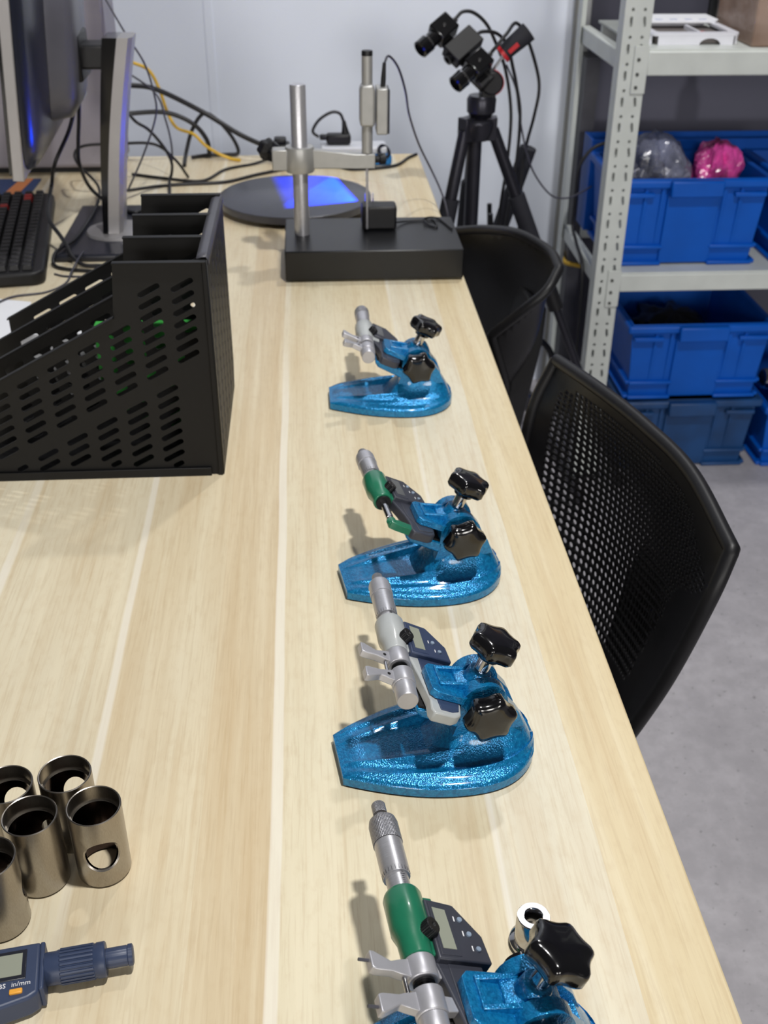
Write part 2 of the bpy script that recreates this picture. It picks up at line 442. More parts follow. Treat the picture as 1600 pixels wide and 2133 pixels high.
# ------------------------------------------------------------------ room shell
struct(obj('floor', S().box((1.0, 0.5, -0.02), (7, 9, 0.04)), 'concrete', smooth=0))
struct(obj('wall_back', S().box((-1.36, 2.91, 1.7), (4.04, 0.08, 3.4)), 'wall', smooth=0))
wb = bpy.data.objects['wall_back']
struct(obj('wall_rear', S().box((2.0, 3.02, 1.7), (3.4, 0.06, 3.4)), 'rearwall', smooth=0))
tr = struct(obj('trim_1', S().box((0.668, 2.90, 1.7), (0.016, 0.12, 3.4)), 'trim2', bevel=0.002))
obj('cover_profile', S().box((0.686, 2.895, 1.7), (0.018, 0.13, 3.4)), 'trim', tr, bevel=0.004)
struct(obj('trim_2', S().box((-0.229, 2.8695, 1.7), (0.02, 0.003, 3.4)), 'wall', bevel=0.001))

# ------------------------------------------------------------------ desk
XE = 0.2435
desk = thing('desk', 'long wooden desk with pale striped grain top', 'desk', (-0.45, 1.15, 0))
obj('tabletop', S().box((-0.42, 1.15, T0 - 0.0135), (2 * (XE + 0.42), 2.61, 0.027)), 'wood', None, bevel=0.0022, segs=2).parent = desk
for o in desk.children: o.matrix_parent_inverse = Matrix.Translation((0.45, -1.15, 0))
for lx in (-1.02, 0.17):
    for ly in (-0.08, 2.38):
        obj('leg', S().box((lx, ly, 0.36), (0.05, 0.05, 0.72)), 'deskleg', desk, bevel=0.003, w=True)
    obj('side_rail', S().box((lx, 1.15, 0.685), (0.03, 2.41, 0.05)), 'deskleg', desk, bevel=0.002, w=True)
obj('cross_rail', S().box((-0.42, 2.38, 0.685), (1.14, 0.03, 0.05)), 'deskleg', desk, bevel=0.002, w=True)

# ------------------------------------------------------------------ micrometer stands
TAU = math.radians(24); PVX, PVZ = 0.107, 0.057
def uh(u, n): return (PVX - u * math.cos(TAU) + n * math.sin(TAU), PVZ + u * math.sin(TAU) + n * math.cos(TAU))
MICU, MICN = 0.066, -0.008

def knob_shape():
    s = S(); R = 0.0195
    def rf(t): return 0.915 + 0.085 * math.cos(6 * t) + 0.015 * math.cos(12 * t)
    n = 60
    # star body: rows with varying lobing
    rows = [(0.30, 0.0050, 0), (0.62, 0.0045, .5), (0.90, 0.0052, 1), (1.0, 0.0078, 1), (1.0, 0.0150, 1), (0.965, 0.0172, 1), (0.87, 0.0187, .95), (0.6, 0.0195, .7), (0.3, 0.0200, .2)]
    R_ = []
    for fr, z, lob in rows:
        R_.append([(R * fr * (1 - lob + lob * rf(2 * math.pi * i / n)) * math.cos(2 * math.pi * i / n),
                    R * fr * (1 - lob + lob * rf(2 * math.pi * i / n)) * math.sin(2 * math.pi * i / n), z) for i in range(n)])
    s.grid(R_, closed=True)
    o = len(s.v); s.v.append((0, 0, 0.0202)); base = (len(rows) - 1) * n
    for i in range(n): s.f.append((base + i, base + (i + 1) % n, o))
    s.lathe([(0, 0), (0.0088, 0), (0.0092, 0.001), (0.0092, 0.003), (0.0105, 0.0060), (0, 0.0060)], n=28)
    return s

def base_w(x):
    if x <= 0.095: return 0.023 + 0.029 * math.sin(math.pi / 2 * x / 0.095) ** 0.92
    return 0.052 * max(0.0, 1 - ((x - 0.095) / 0.0575) ** 2.3) ** 0.5

def make_stand():
    st = thing('micrometer_stand', 'x', 'stand')
    # base casting: ribbed top
    s = S(); xs = [0.0, 0.002] + [0.152 * i / 42 for i in range(1, 42)] + [0.1505, 0.1519]
    xs = sorted(set(xs)); vv = [-1, -.985, -.95, -.90, -.85, -.80, -.76, -.72, -.67, -.62, -.56, -.52, -.48, -.44, -.40, -.36, -.3, -.18, 0]; vv = vv + [-q for q in vv[-2::-1]]
    def top(x, v):
        a = abs(v); fade = min(1, x / 0.012); endf = min(1, (0.152 - x) / 0.010); g = min(1.0, x / 0.10)
        edge = 0.0085 + 0.0035 * min(1, (1 - a) / 0.10) ** 0.5
        z = edge
        z += 0.0042 * g * math.exp(-((a - 0.76) / 0.06) ** 2)
        z += 0.0098 * g ** 1.1 * math.exp(-((a - 0.44) / 0.075) ** 2) * endf
        z += 0.0030 * g * (1 / (1 + math.exp((a - 0.42) / 0.04))) * endf
        return 0.0085 + (z - 0.0085) * (0.25 + 0.75 * fade) * (0.3 + 0.7 * max(0, endf) ** .5)
    rows = []
    for x in xs:
        w = max(base_w(x), 0.0004); r = []
        for v in vv: r.append((x, v * w, top(x, v)))
        rows.append(r)
    s.grid(rows)
    # skirt and underside
    ring = [(p[0], p[1], p[2]) for p in rows[0]] + [r[-1] for r in rows[1:]] + [p for p in rows[-1][::-1][1:]] + [r[0] for r in rows[::-1][1:-1]]
    low = [(p[0], p[1], 0.0015) for p in ring]
    s.grid([ring, low], closed=True)
    o = len(s.v); s.v += low; s.f.append(tuple(range(o, o + len(low))))
    # fork ears that carry the pivot
    def ear(y0, y1):
        pr = [(0.0840, 0.030), (0.0872, 0.040)]
        for i in range(13):
            t = math.radians(172 - i * 172 / 12); pr.append((PVX + 0.0180 * math.cos(t), PVZ + 0.0180 * math.sin(t)))
        pr += [(0.1340, 0.045), (0.1390, 0.032), (0.1390, 0.030)]
        s.prism(pr, y0, y1, 'y')
    ear(-0.0185, -0.0085); ear(0.0085, 0.0185)
    ped = []
    for z, xa, xb, hy in ((0.009, 0.056, 0.1500, 0.040), (0.0125, 0.064, 0.1490, 0.033), (0.017, 0.071, 0.1475, 0.0275), (0.023, 0.077, 0.1445, 0.0230), (0.030, 0.0825, 0.1405, 0.0200), (0.037, 0.0870, 0.1355, 0.0186)):
        r = []
        for i in range(40):
            t = 2 * math.pi * i / 40; c_, s_ = math.cos(t), math.sin(t)
            r.append(((xa + xb) / 2 + (xb - xa) / 2 * math.copysign(abs(c_) ** .6, c_), hy * math.copysign(abs(s_) ** .6, s_), z))
        ped.append(r)
    s.grid(ped, closed=True); o = len(s.v) - 40; s.f.append(tuple(range(o, o + 40)))
    b = obj('base', s, 'hammer', st, bevel=0.0022, segs=3, smooth=50)
    obj('underside_pad', S().prism([(x, base_w(x) * .985) for x in xs[1:-1]] + [(x, -base_w(x) * .985) for x in xs[1:-1]][::-1], 0.0, 0.0016), 'rubber', st)
    # lower jaw with pivot barrel
    pr = [uh(*q) for q in ((-0.015, -0.004), (-0.008, -0.022), (0.018, -0.028), (0.038, -0.0235), (0.046, -0.0195), (0.0465, -0.0155), (0.012, -0.0145), (0.0, 0.002), (-0.010, 0.006))]
    s = S().prism(pr, -0.0080, 0.0080, 'y')
    pr = [uh(*q) for q in ((0.010, -0.026), (0.042, -0.0235), (0.0480, -0.0195), (0.0480, -0.0160), (0.010, -0.0150))]
    s.prism(pr, -0.0185, 0.0185, 'y')
    obj('lower_jaw', s, 'hammer', st, bevel=0.0016, segs=2, smooth=45)
    pr = [uh(*q) for q in ((0.014, -0.0152), (0.0472, -0.0162), (0.0472, -0.0136), (0.014, -0.0134))]
    obj('jaw_pad', S().prism(pr, -0.0170, 0.0110, 'y'), 'rubber', st, bevel=0.0006)
    # upper jaw
    s = S()
    pr = [uh(*q) for q in ((-0.012, 0.002), (0.004, -0.0035), (0.022, -0.0030), (0.022, 0.0045), (0.014, 0.0090), (-0.006, 0.0110), (-0.014, 0.007))]
    s.prism(pr, -0.0080, 0.0080, 'y')
    def plate_u(y): return 0
    # flared clamp plate
    U = S(); top_n, bot_n = 0.0030, -0.0032
    out = [(0.008, -0.0085), (0.0170, -0.0205), (0.0400, -0.0190), (0.0440, -0.0155), (0.0440, 0.0100), (0.0400, 0.0140), (0.0170, 0.0150), (0.008, 0.0085)]
    v = []
    for n_ in (bot_n, top_n):
        for u, y in out:
            q = uh(u, n_); v.append((q[0], y, q[1]))
    k = len(out); f = [tuple(range(k)), tuple(range(k, 2 * k))[::-1]] + [(i, (i + 1) % k, k + (i + 1) % k, k + i) for i in range(k)]
    s.add(v, f)
    # raised web with two side ribs
    for y0, y1 in ((-0.0105, -0.0075), (0.0075, 0.0105)):
        s.prism([uh(*q) for q in ((0.000, 0.002), (0.037, 0.002), (0.037, 0.0045), (0.012, 0.0100), (0.000, 0.0110))], y0, y1, 'y')
    s.prism([uh(*q) for q in ((0.034, 0.002), (0.037, 0.002), (0.037, 0.0046), (0.034, 0.0048))], -0.0105, 0.0105, 'y')
    p = uh(0.0060, 0.004); d = (math.sin(TAU), 0, math.cos(TAU))
    s.lathe([(0, 0), (0.0112, 0), (0.0098, 0.006), (0.0090, 0.0122), (0.0083, 0.0128), (0, 0.0128)], T=axis_T((p[0], 0, p[1]), d), n=28)
    obj('upper_jaw', s, 'hammer', st, bevel=0.0012, segs=2, smooth=45)
    # clamp screw and knob
    p = uh(0.0060, 0.0150); T = axis_T((p[0], 0, p[1]), d)
    obj('clamp_screw', S().lathe([(0, 0), (0.0056, 0), (0.0056, 0.0160), (0, 0.0160)], T=T, n=24), 'chrome', st)
    p2 = uh(0.0060, 0.0290)
    k1 = obj('clamp_knob', knob_shape(), 'blackgloss', st, smooth=50); k1.matrix_local = axis_T((p2[0], 0, p2[1]), d) @ Matrix.Rotation(0.5, 4, 'Z')
    k2 = obj('pivot_knob', k1.data, 'blackgloss', st)
    k2.matrix_local = axis_T((PVX, -0.0205, PVZ), (0, -1, 0)) @ Matrix.Rotation(0.15, 4, 'Z')
    obj('pivot_bolt', S().lathe([(0, -0.021), (0.0075, -0.021), (0.0075, 0.0205), (0.0095, 0.0205), (0.0095, 0.026), (0, 0.026)], c=(PVX, 0, PVZ), axis='y', n=24), 'blackgloss', st)
    return st

STANDS = [((0.0178, 1.2250), 0.5), ((0.0205, 0.8330), 8.6), ((0.0090, 0.6020), 8.0), ((0.0033, 0.3440), 7.5)]
SLAB = ['blue hammered metal stand with two black star knobs, beside the black granite base',
        'blue hammered metal stand clamping the green micrometer with a bare spindle and hooked anvil arm',
        'blue hammered metal stand clamping the grey micrometer with slate blue display',
        'blue hammered metal stand beside the small steel bushing, clamping the green micrometer with pin jaws']
stand0 = make_stand(); stands = []
for i, ((x, y), a) in enumerate(STANDS):
    o = stand0 if i == 0 else dup(stand0)
    o.location = (x, y, T0); o.rotation_euler = (0, 0, math.radians(a))
    o['label'] = SLAB[i]; o['group'] = 'blue micrometer stands in a row'; stands.append(o)

# ------------------------------------------------------------------ micrometers held in the stands
MICP = [(0.0630, 0.0), (0.0675, 0.0), (0.0595, -4.0), (0.0614, 0.0)]
def mic_root(name, label, i):
    x, y = STANDS[i][0]; a = math.radians(STANDS[i][1]); q = uh(MICP[i][0], MICN)
    o = thing(name, label, 'micrometer', group='digital micrometers clamped in the stands')
    R = Matrix.Rotation(a, 4, 'Z'); p = R @ Vector((q[0], 0, q[1]))
    o.matrix_world = Matrix.Translation((x + p.x, y + p.y, T0 + p.z)) @ R @ Matrix.Rotation(TAU, 4, 'Y') @ Matrix.Rotation(math.radians(MICP[i][1]), 4, 'Z')
    return o
def ring_marks(s, a0, a1, r, n):
    for i in range(n):
        s.box((0.0, a0 + (a1 - a0) * i / (n - 1), r), (0.0016 if i % 5 else 0.0028, 0.00018, 0.0002))
def thimble_set(m, tip, k0, k1, th1, h0, knurled=True):
    """ratchet, knurled grip, graduated thimble, sleeve; along +Y"""
    rk = (tip - k0)
    obj('ratchet', S().lathe([(0, tip), (0.0040, tip), (0.0045, tip - 0.0008), (0.0045, tip - rk * .72), (0.0030, tip - rk * .75), (0.0030, k0 - 0.001), (0, k0 - 0.001)][::-1], axis='y', n=32), 'knurl', m)
    t = obj('thimble', S().lathe([(0, th1), (0.0082, th1), (0.0088, th1 + 0.006), (0.0088, k1 - 0.0002), (0, k1 - 0.0002)], axis='y', n=40), 'steel', m)
    obj('thimble_grip', S().lathe([(0, k1), (0.0093, k1), (0.0093, k0 - 0.006), (0.0085, k0 - 0.0025), (0.0048, k0), (0, k0)], axis='y', n=48), 'knurl' if knurled else 'satin', m)
    s = S()
    for i in range(25):
        g = 2 * math.pi * i / 25
        s.box((0, th1 + 0.0022, 0.00845), (0.00018, 0.0030, 0.00025), T=Matrix.Rotation(g, 4, 'Y'))
    obj('scale_marks', s, 'lcdframe', t, smooth=0)['kind'] = 'stuff'
    sl = obj('sleeve', S().lathe([(0, h0 - 0.004), (0.0070, h0 - 0.004), (0.0070, th1 + 0.003), (0, th1 + 0.003)], axis='y', n=36), 'steel', m)
    if th1 - h0 > 0.003:
        s = S(); ring_marks(s, h0 + 0.001, th1 - 0.0005, 0.00705, 7); obj('scale_marks', s, 'lcdframe', sl, smooth=0)['kind'] = 'stuff'
def housing(m, h0, h1, mat, r0=0.0115):
    L = h0 - h1
    s = S().lathe([(0, h1), (0.0090, h1), (0.0094, h1 + L * .28), (r0, h1 + L * .42), (r0, h0 - 0.004), (r0 - 0.0012, h0 - 0.0008), (r0 - 0.003, h0), (0, h0)], axis='y', n=40)
    s.box((0.0090, h1 + L * .45, -0.001), (0.014, L * .86, 0.0135))
    b = obj('housing', s, mat, m, bevel=0.001, smooth=50)
    lk = S().lathe([(0, 0.002), (0.0050, 0.002), (0.0050, 0.0094), (0.0046, 0.0100), (0.0016, 0.0100), (0.0008, 0.0090), (0, 0.0090)], n=96, rf=lambda t: 1 + 0.03 * math.cos(24 * t))
    k = obj('lock_screw', lk, 'blackmatte', m, smooth=25)
    k.matrix_local = axis_T((0.0035, h1 + L * .32, 0.0045), (0.35, 0, 0.94))
def display(m, h1, mat, lcdmat, buttons, dy=0.003, frame_mat='castgrey', cover='house'):
    a = h1 + dy
    out = [(0.0085, a + 0.034), (0.0270, a + 0.032), (0.0410, a + 0.012), (0.0425, a - 0.006), (0.0085, a - 0.006)]
    d = obj('display_housing', S().prism(out, -0.0030, 0.0085, 'z'), mat, m, bevel=0.0010, segs=2)
    obj('bezel', S().prism([(0.0102, a + 0.0315), (0.0225, a + 0.0300), (0.0235, a - 0.0035), (0.0108, a - 0.0035)], 0.0083, 0.0089, 'z'), mat, d, bevel=0.0002)
    obj('screen', S().prism([(0.0120, a + 0.0280), (0.0202, a + 0.0270), (0.0210, a + 0.0005), (0.0125, a + 0.0005)], 0.0087, 0.0092, 'z'), lcdmat, d)
    for bx, by in buttons:
        obj('button', S().lathe([(0, 0.0082), (0.0016, 0.0082), (0.0016, 0.0095), (0.0012, 0.0099), (0, 0.0099)], c=(bx, a + by, 0), n=16), 'button', d)
        obj('button_mark', S().box((bx - 0.0034, a + by + .0004, 0.00855), (0.0008, 0.0034, 0.00012)), 'white', d, smooth=0)
    # frame between the jaws, wrapped in a dark cover
    fr = [(0.0060, a + 0.008), (0.0380, a - 0.004), (0.0420, -0.0180), (0.0400, -0.0290), (0.0340, -0.0330), (0.0180, -0.0330), (0.0160, -0.0290), (0.0170, -0.0180), (0.0150, -0.0060), (0.0080, h1 - 0.001)]
    f = obj('frame', S().prism(fr, -0.0048, 0.0040, 'z'), frame_mat, m, bevel=0.0012)
    cv = [(0.0150, a + 0.0050), (0.0375, a - 0.0055), (0.0402, -0.0180), (0.0385, -0.0260), (0.0330, -0.0285), (0.0235, -0.0285), (0.0225, -0.0180), (0.0170, -0.0060)]
    obj('cover', S().prism(cv, -0.0056, 0.0046, 'z'), cover, f, bevel=0.0006)
    return d
BTN3 = [(0.0285, 0.0215), (0.0320, 0.0120), (0.0355, 0.0025)]
BTN2 = [(0.0295, 0.0130), (0.0335, 0.0030)]

def jaw(name, m, a0, a1, tipdir, pins=False, mat='satin', knob=False):
    """caliper-type jaw: hub on the axis and a finger reaching out to -X"""
    c = (a0 + a1) / 2; s = S(); hub = abs(a1 - a0) / 2
    s.lathe([(0.0052, c - hub), (0.0088, c - hub), (0.0090, c - hub + .0006), (0.0090, c + hub - .0006), (0.0088, c + hub), (0.0052, c + hub)], axis='y', n=36, closed=True)
    t = tipdir
    pl = [(-0.0065, c - 0.0060), (-0.0150, c - 0.0042), (-0.0190, c - 0.0030), (-0.0285, c - 0.0030 + (0 if t > 0 else -0.0052)), (-0.0312, c - 0.0030 + (0.001 if t > 0 else -0.0052)),
          (-0.0312, c + 0.0030 + (0.0052 if t > 0 else -0.001)), (-0.0285, c + 0.0030 + (0.0052 if t > 0 else 0)), (-0.0190, c + 0.0030), (-0.0150, c + 0.0042), (-0.0065, c + 0.0060)]
    s.prism(pl, -0.0030, 0.0030, 'z')
    if pins: s.prism([(0.0065, c - 0.0050), (0.0150, c - 0.0042), (0.0205, c - 0.0030), (0.0205, c + 0.0030), (0.0150, c + 0.0042), (0.0065, c + 0.0050)], -0.0030, 0.0030, 'z')
    j = obj(name, s, mat, m, bevel=0.0006, smooth=45)
    if pins: obj('pin', S().lathe([(0, -0.0372), (0.0009, -0.0372), (0.0009, -0.0300), (0, -0.0300)], c=(0, c + t * 0.0038, 0), axis='x', n=10), 'greyedge', j)
    else: obj('set_screw', S().lathe([(0, 0.0026), (0.0013, 0.0026), (0.0013, 0.0033), (0, 0.0033)], c=(-0.0125, c, 0), n=12), 'blackmatte', j)
    return j
def end_cap(m, a, end):
    obj('end_barrel', S().lathe([(0, end), (0.0074, end), (0.0080, end + 0.0008), (0.0080, a), (0.0, a)], axis='y', n=36), 'satin', m, smooth=40)

def inside_mic(label, i, tip, k0, k1, th1, h0, h1, j1, j2, end, col, hcol, lcdm, btn, pins, cover, knurled=True, frame='castgrey', dy=0.003):
    m = mic_root('inside_micrometer', label, i)
    thimble_set(m, tip, k0, k1, th1, h0, knurled); housing(m, h0, h1, col)
    display(m, h1, hcol, lcdm, btn, dy, frame_mat=frame, cover=cover)
    jaw('fixed_jaw', m, h1, j1, 1, pins)
    obj('inner_ring', S().lathe([(0.0036, h1 - .002), (0.0062, h1 - .002), (0.0062, j1 - .0012), (0.0036, j1 - .0012)], axis='y', n=28, closed=True), 'blackmatte', m)
    obj('spindle', S().lathe([(0, h1), (0.0034, h1), (0.0034, j2 - 0.004), (0, j2 - 0.004)], axis='y', n=24), 'chrome', m)
    obj('guide_rod', S().lathe([(0, j1 + .002), (0.0014, j1 + .002), (0.0014, j2 - .002), (0, j2 - .002)], c=(-0.0115, 0, 0), axis='y', n=12), 'chrome', m)
    jaw('moving_jaw', m, j2, j2 - 0.0150, -1, pins)
    end_cap(m, j2 - 0.0151, end)
    return m
inside_mic('grey inside micrometer with hooked jaws and dark grey display, beside the granite base', 0, 0.117, 0.1085, 0.088, 0.060, 0.056, 0.010, -0.005, -0.0110, -0.039,
           'castgrey', 'house', 'lcddark', [], False, 'house', True, 'house', 0.013)
inside_mic('grey inside micrometer with hooked jaws and slate blue display housing', 2, 0.1390, 0.1285, 0.1080, 0.0790, 0.0730, 0.0310, 0.0155, 0.0080, -0.0230,
           'castgrey', 'houseblue', 'lcd', BTN2, False, 'houseblue', False)
inside_mic('green inside micrometer with thin measuring pins on its jaws', 3, 0.1410, 0.1290, 0.1080, 0.0820, 0.0710, 0.0250, 0.0115, 0.0055, -0.0270,
           'green', 'house', 'lcd', BTN3, True, 'house', True, 'house')
# outside micrometer, green, with an anvil arm
m2 = mic_root('outside_micrometer', 'green outside micrometer with bare spindle facing its green anvil arm', 1)
thimble_set(m2, 0.1140, 0.1055, 0.0870, 0.0660, 0.0600, False); housing(m2, 0.0600, 0.0160, 'green')
obj('collar', S().lathe([(0.0034, 0.0158), (0.0070, 0.0158), (0.0070, 0.0135), (0.0034, 0.0135)], axis='y', n=32, closed=True), 'blackmatte', m2)
obj('spindle', S().lathe([(0, 0.0155), (0.0034, 0.0155), (0.0034, -0.0130), (0.0030, -0.0132), (0.0030, -0.0145), (0.0034, -0.0147), (0.0034, -0.0160), (0, -0.0160)], axis='y', n=24), 'chrome', m2)
display(m2, 0.0160, 'house', 'lcddark', BTN3, 0.0065, frame_mat='house', cover='house')
an = S().lathe([(0, -0.0160), (0.0038, -0.0160), (0.0042, -0.0168), (0.0042, -0.0240), (0, -0.0240)], axis='y', n=28)
an.prism([(-0.0030, -0.0185), (0.0060, -0.0185), (0.0330, -0.0245), (0.0330, -0.0320), (0.0030, -0.0270), (-0.0030, -0.0245)], -0.0038, 0.0036, 'z')
obj('anvil_arm', an, 'green', m2, bevel=0.0010, smooth=45)

# ------------------------------------------------------------------ loose micrometer on the desk
mc = thing('outside_micrometer', 'slate blue plastic digital micrometer lying loose on the desk by the steel sleeves', 'micrometer', (-0.1782, 0.4285, T0), math.radians(8.5))
# local: +X towards ratchet; body lies flat
bd = [(0.002, 0.0150), (0.002, -0.0200), (-0.004, -0.0235), (-0.030, -0.0290), (-0.044, -0.0380), (-0.055, -0.0500), (-0.067, -0.0560), (-0.080, -0.0540), (-0.090, -0.0440), (-0.094, -0.0280), (-0.094, 0.0060),
      (-0.086, 0.0080), (-0.084, 0.0000), (-0.083, -0.0240), (-0.078, -0.0340), (-0.068, -0.0380), (-0.060, -0.0330), (-0.056, -0.0180), (-0.056, 0.0120), (-0.052, 0.0150)]
hb = obj('body', S().prism([(x, y) for x, y in bd], 0.002, 0.0190, 'z'), 'houseblue', mc, bevel=0.0022, segs=3)
obj('end_collar', S().box((0.0030, -0.0022, 0.0105), (0.0030, 0.0330, 0.0175)), 'houseblue', mc, bevel=0.001)
wv = obj('lcd_frame', S().prism([(-0.0060, 0.0108), (-0.0060, -0.0098), (-0.0470, -0.0098), (-0.0470, 0.0108)], 0.0186, 0.0194, 'z'), 'lcdframe', mc, bevel=0.0004)
obj('screen', S().prism([(-0.0085, 0.0082), (-0.0085, -0.0070), (-0.0445, -0.0070), (-0.0445, 0.0082)], 0.0192, 0.0197, 'z'), 'lcd', wv)
obj('button', S().box((-0.0110, -0.0180, 0.0195), (0.0075, 0.0032, 0.0022)), 'orange', mc, bevel=0.0006)
obj('button', S().box((-0.0400, -0.0178, 0.0195), (0.0075, 0.0032, 0.0022)), 'orange', mc, bevel=0.0006)
for txt, x in (('ABS', -0.0245), ('in/mm', -0.0140)):
    t = me_xform(text_mesh(txt, 0.0044), Matrix.Translation((x, -0.0142, 0.0192))); obj('lettering', t, 'white', mc)
th = [(0, 0.004), (0.0092, 0.004), (0.0098, 0.005), (0.0098, 0.0110), (0.0102, 0.0122), (0.0102, 0.0345), (0.0106, 0.0350), (0.0106, 0.0395), (0.0100, 0.0402), (0, 0.0402)]
obj('thimble', S().lathe(th, c=(0, 0, 0.0108), axis='x', n=96, rf=None), 'houseblue', mc, smooth=40)
rb = S()
for i in range(24):
    T = Matrix.Translation((0, 0, 0.0108)) @ Matrix.Rotation(2 * math.pi * i / 24, 4, 'X')
    rb.prism([(0.0120, 0.0090), (0.0135, 0.0108), (0.0330, 0.0108), (0.0342, 0.0090)], -0.0007, 0.0007, 'y', T=T)
obj('grip_ribs', rb, 'houseblue', mc, smooth=0, bevel=0.0002)['kind'] = 'stuff'
obj('ratchet', S().lathe([(0, 0.040), (0.0058, 0.040), (0.0060, 0.0415), (0.0060, 0.0525), (0.0058, 0.0530), (0.0064, 0.0535), (0.0064, 0.0560), (0.0052, 0.0566), (0, 0.0566)], c=(0, 0, 0.0108), axis='x', n=48, rf=lambda t: 1 + 0.02 * math.cos(20 * t)), 'houseblue', mc, smooth=35)
obj('spindle', S().lathe([(0, -0.0560), (0.0034, -0.0560), (0.0034, -0.0720), (0, -0.0720)], c=(0, 0.002, 0.0108), axis='x', n=20), 'chrome', mc)
obj('anvil', S().lathe([(0, -0.0860), (0.0034, -0.0860), (0.0034, -0.0785), (0, -0.0785)], c=(0, 0.002, 0.0108), axis='x', n=20), 'chrome', mc)

# ------------------------------------------------------------------ steel sleeves
def sleeve_mesh(R, H, wall, cz, hr):
    """turned sleeve: counterbored mouth, one chamfered round cross hole through the wall"""
    s = S(); ro, ri, rs = R, R - wall, R - wall * 0.45; t0 = -math.pi / 2; m = 10
    w = hr * 1.35; aw = w / R
    ts = [t0 - aw + 2 * aw * i / m for i in range(m + 1)] + [t0 + aw + (2 * math.pi - 2 * aw) * i / 54 for i in range(1, 54)]
    z_in = H - 0.0125
    def P(r, t, z): return (r * math.cos(t), r * math.sin(t), z)
    def skin(r, z0, z1, rad):
        zs = [z0 + (cz - w - z0) * i / 3 for i in range(3)] + [cz - w + 2 * w * i / m for i in range(m)] + [cz + w + (z1 - cz - w) * i / 5 for i in range(6)]
        o = len(s.v); n = len(ts)
        for z in zs:
            for t in ts: s.v.append(P(r, t, z))
        for i in range(len(zs) - 1):
            for j in range(n):
                if 3 <= i < 3 + m and j < m: continue
                k = (j + 1) % n; s.f.append((o + i * n + j, o + i * n + k, o + (i + 1) * n + k, o + (i + 1) * n + j))
        edge = [(3, j) for j in range(m)] + [(3 + i, m) for i in range(m)] + [(3 + m, m - j) for j in range(m)] + [(3 + m - i, 0) for i in range(m)]
        mid = []; inner = []
        for (i, j) in edge:
            x = (ts[j] - t0) * R; y = zs[i] - cz; q = math.hypot(x, y)
            inner.append(len(s.v)); s.v.append(P(r, t0 + x * rad / q / R, cz + y * rad / q))
        e = [o + i * n + j for i, j in edge]; L = len(e)
        for k in range(L): s.f.append((e[k], e[(k + 1) % L], inner[(k + 1) % L], inner[k]))
        return inner
    A = skin(ro, 0.0015, H - 0.0004, hr + 0.0009); B = skin(ri, 0.0015, z_in, hr)
    L = len(A); mid = []
    for k in A:
        v = Vector(s.v[k]); t = math.atan2(v.y, v.x); d = (t - t0 + math.pi) % (2 * math.pi) - math.pi
        x, y = d * R, v.z - cz; q = math.hypot(x, y); mid.append(len(s.v)); s.v.append(P(ro - 0.0009, t0 + x / q * hr / R, cz + y / q * hr))
    for U, V in ((A, mid), (mid, B)):
        for k in range(L): s.f.append((U[k], U[(k + 1) % L], V[(k + 1) % L], V[k]))
    s.lathe([(ri, z_in), (rs, z_in), (rs, H - 0.0003), (ro - 0.0005, H), (ro, H - 0.0004)], n=96)
    s.lathe([(ri, 0.0015), (ri + 0.001, 0.0), (ro - 0.001, 0.0), (ro, 0.0015)], n=96)
    return s
SR, SH = 0.0178, 0.0600
sm = sleeve_mesh(SR, SH, 0.0024, 0.0290, 0.0122)
def darken_bore(o):  # gives the bore faces the darker steel with its painted-in shade
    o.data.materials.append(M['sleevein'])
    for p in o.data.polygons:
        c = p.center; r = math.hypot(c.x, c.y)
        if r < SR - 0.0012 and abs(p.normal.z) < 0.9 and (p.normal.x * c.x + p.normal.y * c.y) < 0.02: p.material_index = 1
SL = [((-0.1525, 0.5145), 0.26, 'open steel sleeve with a round side hole facing the loose micrometer'),
      ((-0.1765, 0.5445), 2.95, 'open steel sleeve with its side hole turned towards the file organizer, touching the next sleeve'),
      ((-0.1925, 0.5085), 2.45, 'open steel sleeve standing in the middle of the sleeve cluster'),
      ((-0.2140, 0.5370), 3.05, 'open steel sleeve with its hole seen through the mouth, behind the middle sleeve'),
      ((-0.2120, 0.4750), 2.2, 'open steel sleeve in front of the middle sleeve, beside the loose micrometer')]
sl0 = None
for (x, y), rz, lab in SL:
    if sl0 is None:
        sl0 = obj('steel_sleeve', sm, 'sleeve', smooth=40); darken_bore(sl0); o = sl0
    else:
        o = sl0.copy(); COL.objects.link(o)
    o.location = (x, y, T0); o.rotation_euler = (0, 0, rz); tag(o, lab, 'sleeve', 'steel sleeves in a cluster')

# small bushing
bu = thing('steel_bushing', 'small bright steel bushing with a flared foot beside the stand', 'bushing', (0.1265, 0.4370, T0))
obj('body', S().lathe([(0.0055, 0), (0.0132, 0), (0.0136, 0.0006), (0.0136, 0.0045), (0.0125, 0.0056), (0.0108, 0.0066), (0.0105, 0.008), (0.0105, 0.0262), (0.0100, 0.0268), (0.0060, 0.0268), (0.0055, 0.0262), (0.0055, 0.0150), (0.0066, 0.0145), (0.0066, 0.002)], n=56, closed=True), 'chrome', bu, smooth=40)
obj('end_face', S().lathe([(0.0061, 0.02685), (0.0099, 0.02685), (0.0099, 0.0271), (0.0061, 0.0271)], n=56, closed=True), 'satin', bu)

